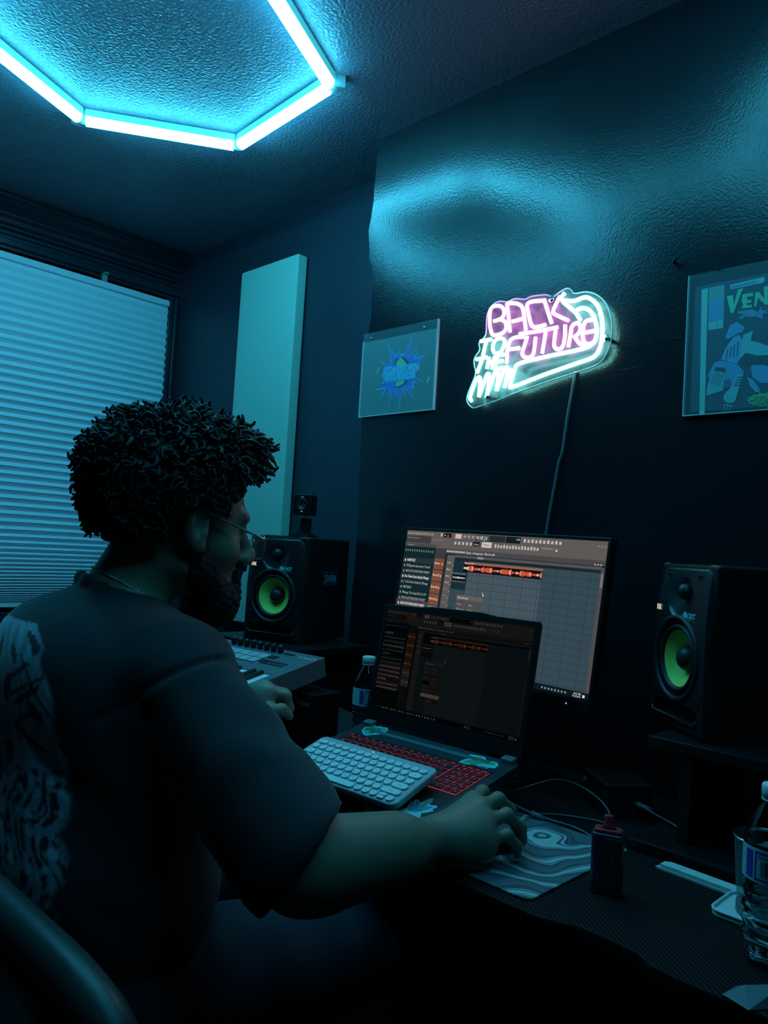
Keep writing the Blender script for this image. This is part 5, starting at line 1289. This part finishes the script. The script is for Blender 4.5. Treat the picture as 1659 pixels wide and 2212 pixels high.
# hair: dense cap plus several hundred curled locks
Hr = Field(); hh = lambda c, r, k=.03, op='u': Hr.ell(hp(*c), tuple(np.array(r)*HS), HRot, k, op)
hh((0, -.022, .088), (.100, .124, .086)); hh((0, -.052, .050), (.092, .098, .095)); hh((0, .045, .118), (.080, .070, .050)); hh((0, -.062, .020), (.066, .058, .060)); 
hc2 = lambda c, r, k=.012: Hr.ell(hp(*c), tuple(np.array(r)*HS), HRot, k, 's')
hc2((0, .118, .042), (.095, .056, .070)); hc2((.105, .030, -.030), (.040, .075, .066)); hc2((-.105, .030, -.030), (.040, .075, .066)); hc2((0, .05, -.09), (.12, .10, .09))
def lumps(P):
    q = P*95; return (.0065*np.sin(q[:, 0]+2*np.sin(q[:, 1]*.6))*np.sin(q[:, 1]+2*np.sin(q[:, 2]*.7))*np.sin(q[:, 2]+2*np.sin(q[:, 0]*.5))+.002*np.sin(q[:, 0]*3.1)*np.sin(q[:, 1]*2.9)*np.sin(q[:, 2]*3.3)).astype(np.float32)
pos, qd = Hr.mesh(tuple(np.array(HO)-.26), tuple(np.array(HO)+.30), .0034, lumps)
hv = [pos, ]; hq = [qd]; off = len(pos)
loc = ((pos-np.array(HO))@HRot)/HS
cen = np.array([0, -.02, .06]); rr_ = random.Random(11)
cand = np.nonzero((loc[:, 2] > -.012) & (loc[:, 1] < .10) & ((loc[:, 1] < .045) | (loc[:, 2] > .088)) & ((loc[:, 2] > .035) | (loc[:, 1] < -.045)))[0]
picks = RNG.choice(cand, 1900, replace=False)
lv = []; lf_ = []; base = off
for ii in picks:
    p = loc[ii]; nrm = p-cen; nrm = nrm/np.linalg.norm(nrm)
    dirv = nrm+np.array([rr_.uniform(-.5, .5), rr_.uniform(-.5, .5), rr_.uniform(-.45, .35)])
    if p[2] < .05: dirv = dirv+np.array([0, -.1, -.45])
    if p[1] > .05: dirv = dirv+np.array([0, .60, .02])
    dirv = dirv/np.linalg.norm(dirv)
    top_ = max(0, min(1, (p[2]-.02)/.1)); Ln = (.018+.030*rr_.random()**1.6*top_+.008*rr_.random()); r0 = .0030+.0020*rr_.random()
    a = np.cross(dirv, [0, 0, 1.0]); a = a/(np.linalg.norm(a)+1e-6); b2 = np.cross(dirv, a); ph = rr_.random()*6.28; cr0 = .0025+.003*rr_.random(); tw = rr_.choice([-1, 1])*(5+3*rr_.random())
    sag = np.array([0, 0, -.010*rr_.random()])
    pts = []; n_ = 11
    for k in range(n_):
        t = k/(n_-1); cr1 = cr0*min(1, t*2)*(1+.6*t)
        pts.append(p-dirv*.006+dirv*Ln*t*(1-.18*t)+a*cr1*math.cos(ph+tw*t)+b2*cr1*math.sin(ph+tw*t)+sag*t*t)
    pts = np.array(pts)*HS@HRot.T+np.array(HO)
    mb_ = MB(); mb_.tube([tuple(q) for q in pts], [r0*(1-.55*(k/(n_-1))**2) for k in range(n_)], n=5, cap=False)
    lv += mb_.v; lf_ += [[i+base for i in f] for f in mb_.f]; base += len(mb_.v)
allv = np.concatenate([pos, np.array(lv)]); allq = np.concatenate([qd, np.array(lf_)])
mesh_object('hair', allv, allq, M['hair'], man)

# glasses
gl = bpy.data.objects.new('glasses', None); COL.objects.link(gl); gl.parent = man; gl.matrix_world = HM
G0 = Matrix.Scale(HS, 4) @ Matrix.Translation((0, 0, -.004))
for s in (-1, 1):
    P = [(s*(.036)+px_, .121-.10*(px_+s*.036)**2*8, -.010+pz_) for px_, pz_ in rrect(-.027, -.019, .027, .019, .012)]
    b = MB(); n = len(P); b.add([(s*.036, .120, -.010)]+P, [(0, 1+i, 1+(i+1) % n) for i in range(n)]); b.build('lens', M['lens'], gl, mtx=G0)
    b = MB(); b.tube(P, .0009, n=6, closed=True); b.build('rim', M['chrome'], gl, mtx=G0)
    tp = [(s*.064, .118, .002), (s*.071, .108, .004), (s*.078, .060, .016), (s*.081, .010, .032), (s*.082, -.008, .034), (s*.083, -.022, .022)]
    b = MB(); b.tube(smooth_path(tp, 5), .0017, n=6); b.build('temple', M['chrome'], gl, mtx=G0)
b = MB(); b.tube(smooth_path([(-.010, .122, -.002), (0, .126, .002), (.010, .122, -.002)], 4), .0011, n=6); b.build('bridge', M['chrome'], gl, mtx=G0)
# rope chain round the neck
cn = MB(); NR = 44; cpt = []
for i in range(NR):
    a = 2*PI*i/NR; cpt.append(Vector(NB)+nd*(.026)+na*math.cos(a)*.0665+nb_*math.sin(a)*.0665)
CP = smooth_path(cpt, 7, True)
for ph in (0, PI):
    P = []
    for i, p in enumerate(CP):
        t = (CP[(i+1) % len(CP)]-CP[i-1]).normalized(); o1 = t.cross(nd).normalized(); th_ = i*.85+ph; P.append(p+o1*math.cos(th_)*.0013+nd*math.sin(th_)*.0013)
    cn.tube(P, .0013, n=5, closed=True)
cn.build('neck_chain', M['gold'], man)

# ------------------------------------------------------------------ office chair
ch = empty('office_chair', (-.895, .468, 0), label='black padded office chair the man sits in, backrest at the lower left', cat='chair')
Cb = Field()
Cb.cap((-.20, -.155, .70), (.22, -.150, .70), .10, .10, .05); Cb.cap((-.20, -.145, .52), (.21, -.145, .52), .09, .09, .08)
Cb.plane((0, -.105, 0), (0, 1, 0), .02); Cb.plane((0, -.20, 0), (0, -1, 0), .03)
def pad(P): return (-.012*np.exp(-((P[:, 2]-.765+.06*(P[:, 0]-.1)**2)/.012)**2)*-1).astype(np.float32)*((P[:, 1] < -.10))
pos, qd = Cb.mesh((-.36, -.28, .36), (.36, -.02, .84), .007, None); mesh_object('backrest', pos, qd, M['chair'], ch)
b = MB()
for zz, dx in ((.815, 0), (.760, .012)):
    b.tube(smooth_path([(-.33, -.15, zz-.09), (-.27, -.155, zz-.02), (-.15, -.16, zz+.004), (.14, -.16, zz+.008), (.27-dx, -.155, zz+.0), (.325-dx, -.15, zz-.028), (.345-dx, -.15, zz-.10)], 6), .022 if dx == 0 else .018, n=12)
b.build('top_roll', M['chair'], ch)
b = MB(); b.prism(rrect(-.41, -.13, .11, .35, .07), .35, .400); b.build('seat', M['chair'], ch, bevel=.02, seg=4)
MB().tube([(0, 0, .10), (0, 0, .35)], .026, n=16).build('gas_column', M['metal'], ch)
b = MB(); b.tube([(0, -.10, .335), (0, -.24, .345), (0, -.26, .50), (0, -.22, .60)], .016, n=8); b.build('back_bracket', M['metal'], ch)
for k in range(5):
    a = 2*PI*k/5+.3; d = Vector((math.cos(a), math.sin(a), 0))
    lg_ = MB().tube([d*.02+Vector((0, 0, .115)), d*.29+Vector((0, 0, .085))], [.026, .015], n=8).build('base_leg', M['metal'], ch)
    w_ = MB().lathe([(.028, -.022), (.030, -.018), (.030, .018), (.028, .022)], n=16); w_.v = [(p[2], p[0], p[1]) for p in w_.v]
    w_.build('caster', M['rubber'], lg_, mtx=Matrix.Translation(d*.29+Vector((0, 0, .0305))) @ Matrix.Rotation(a, 4, 'Z'))
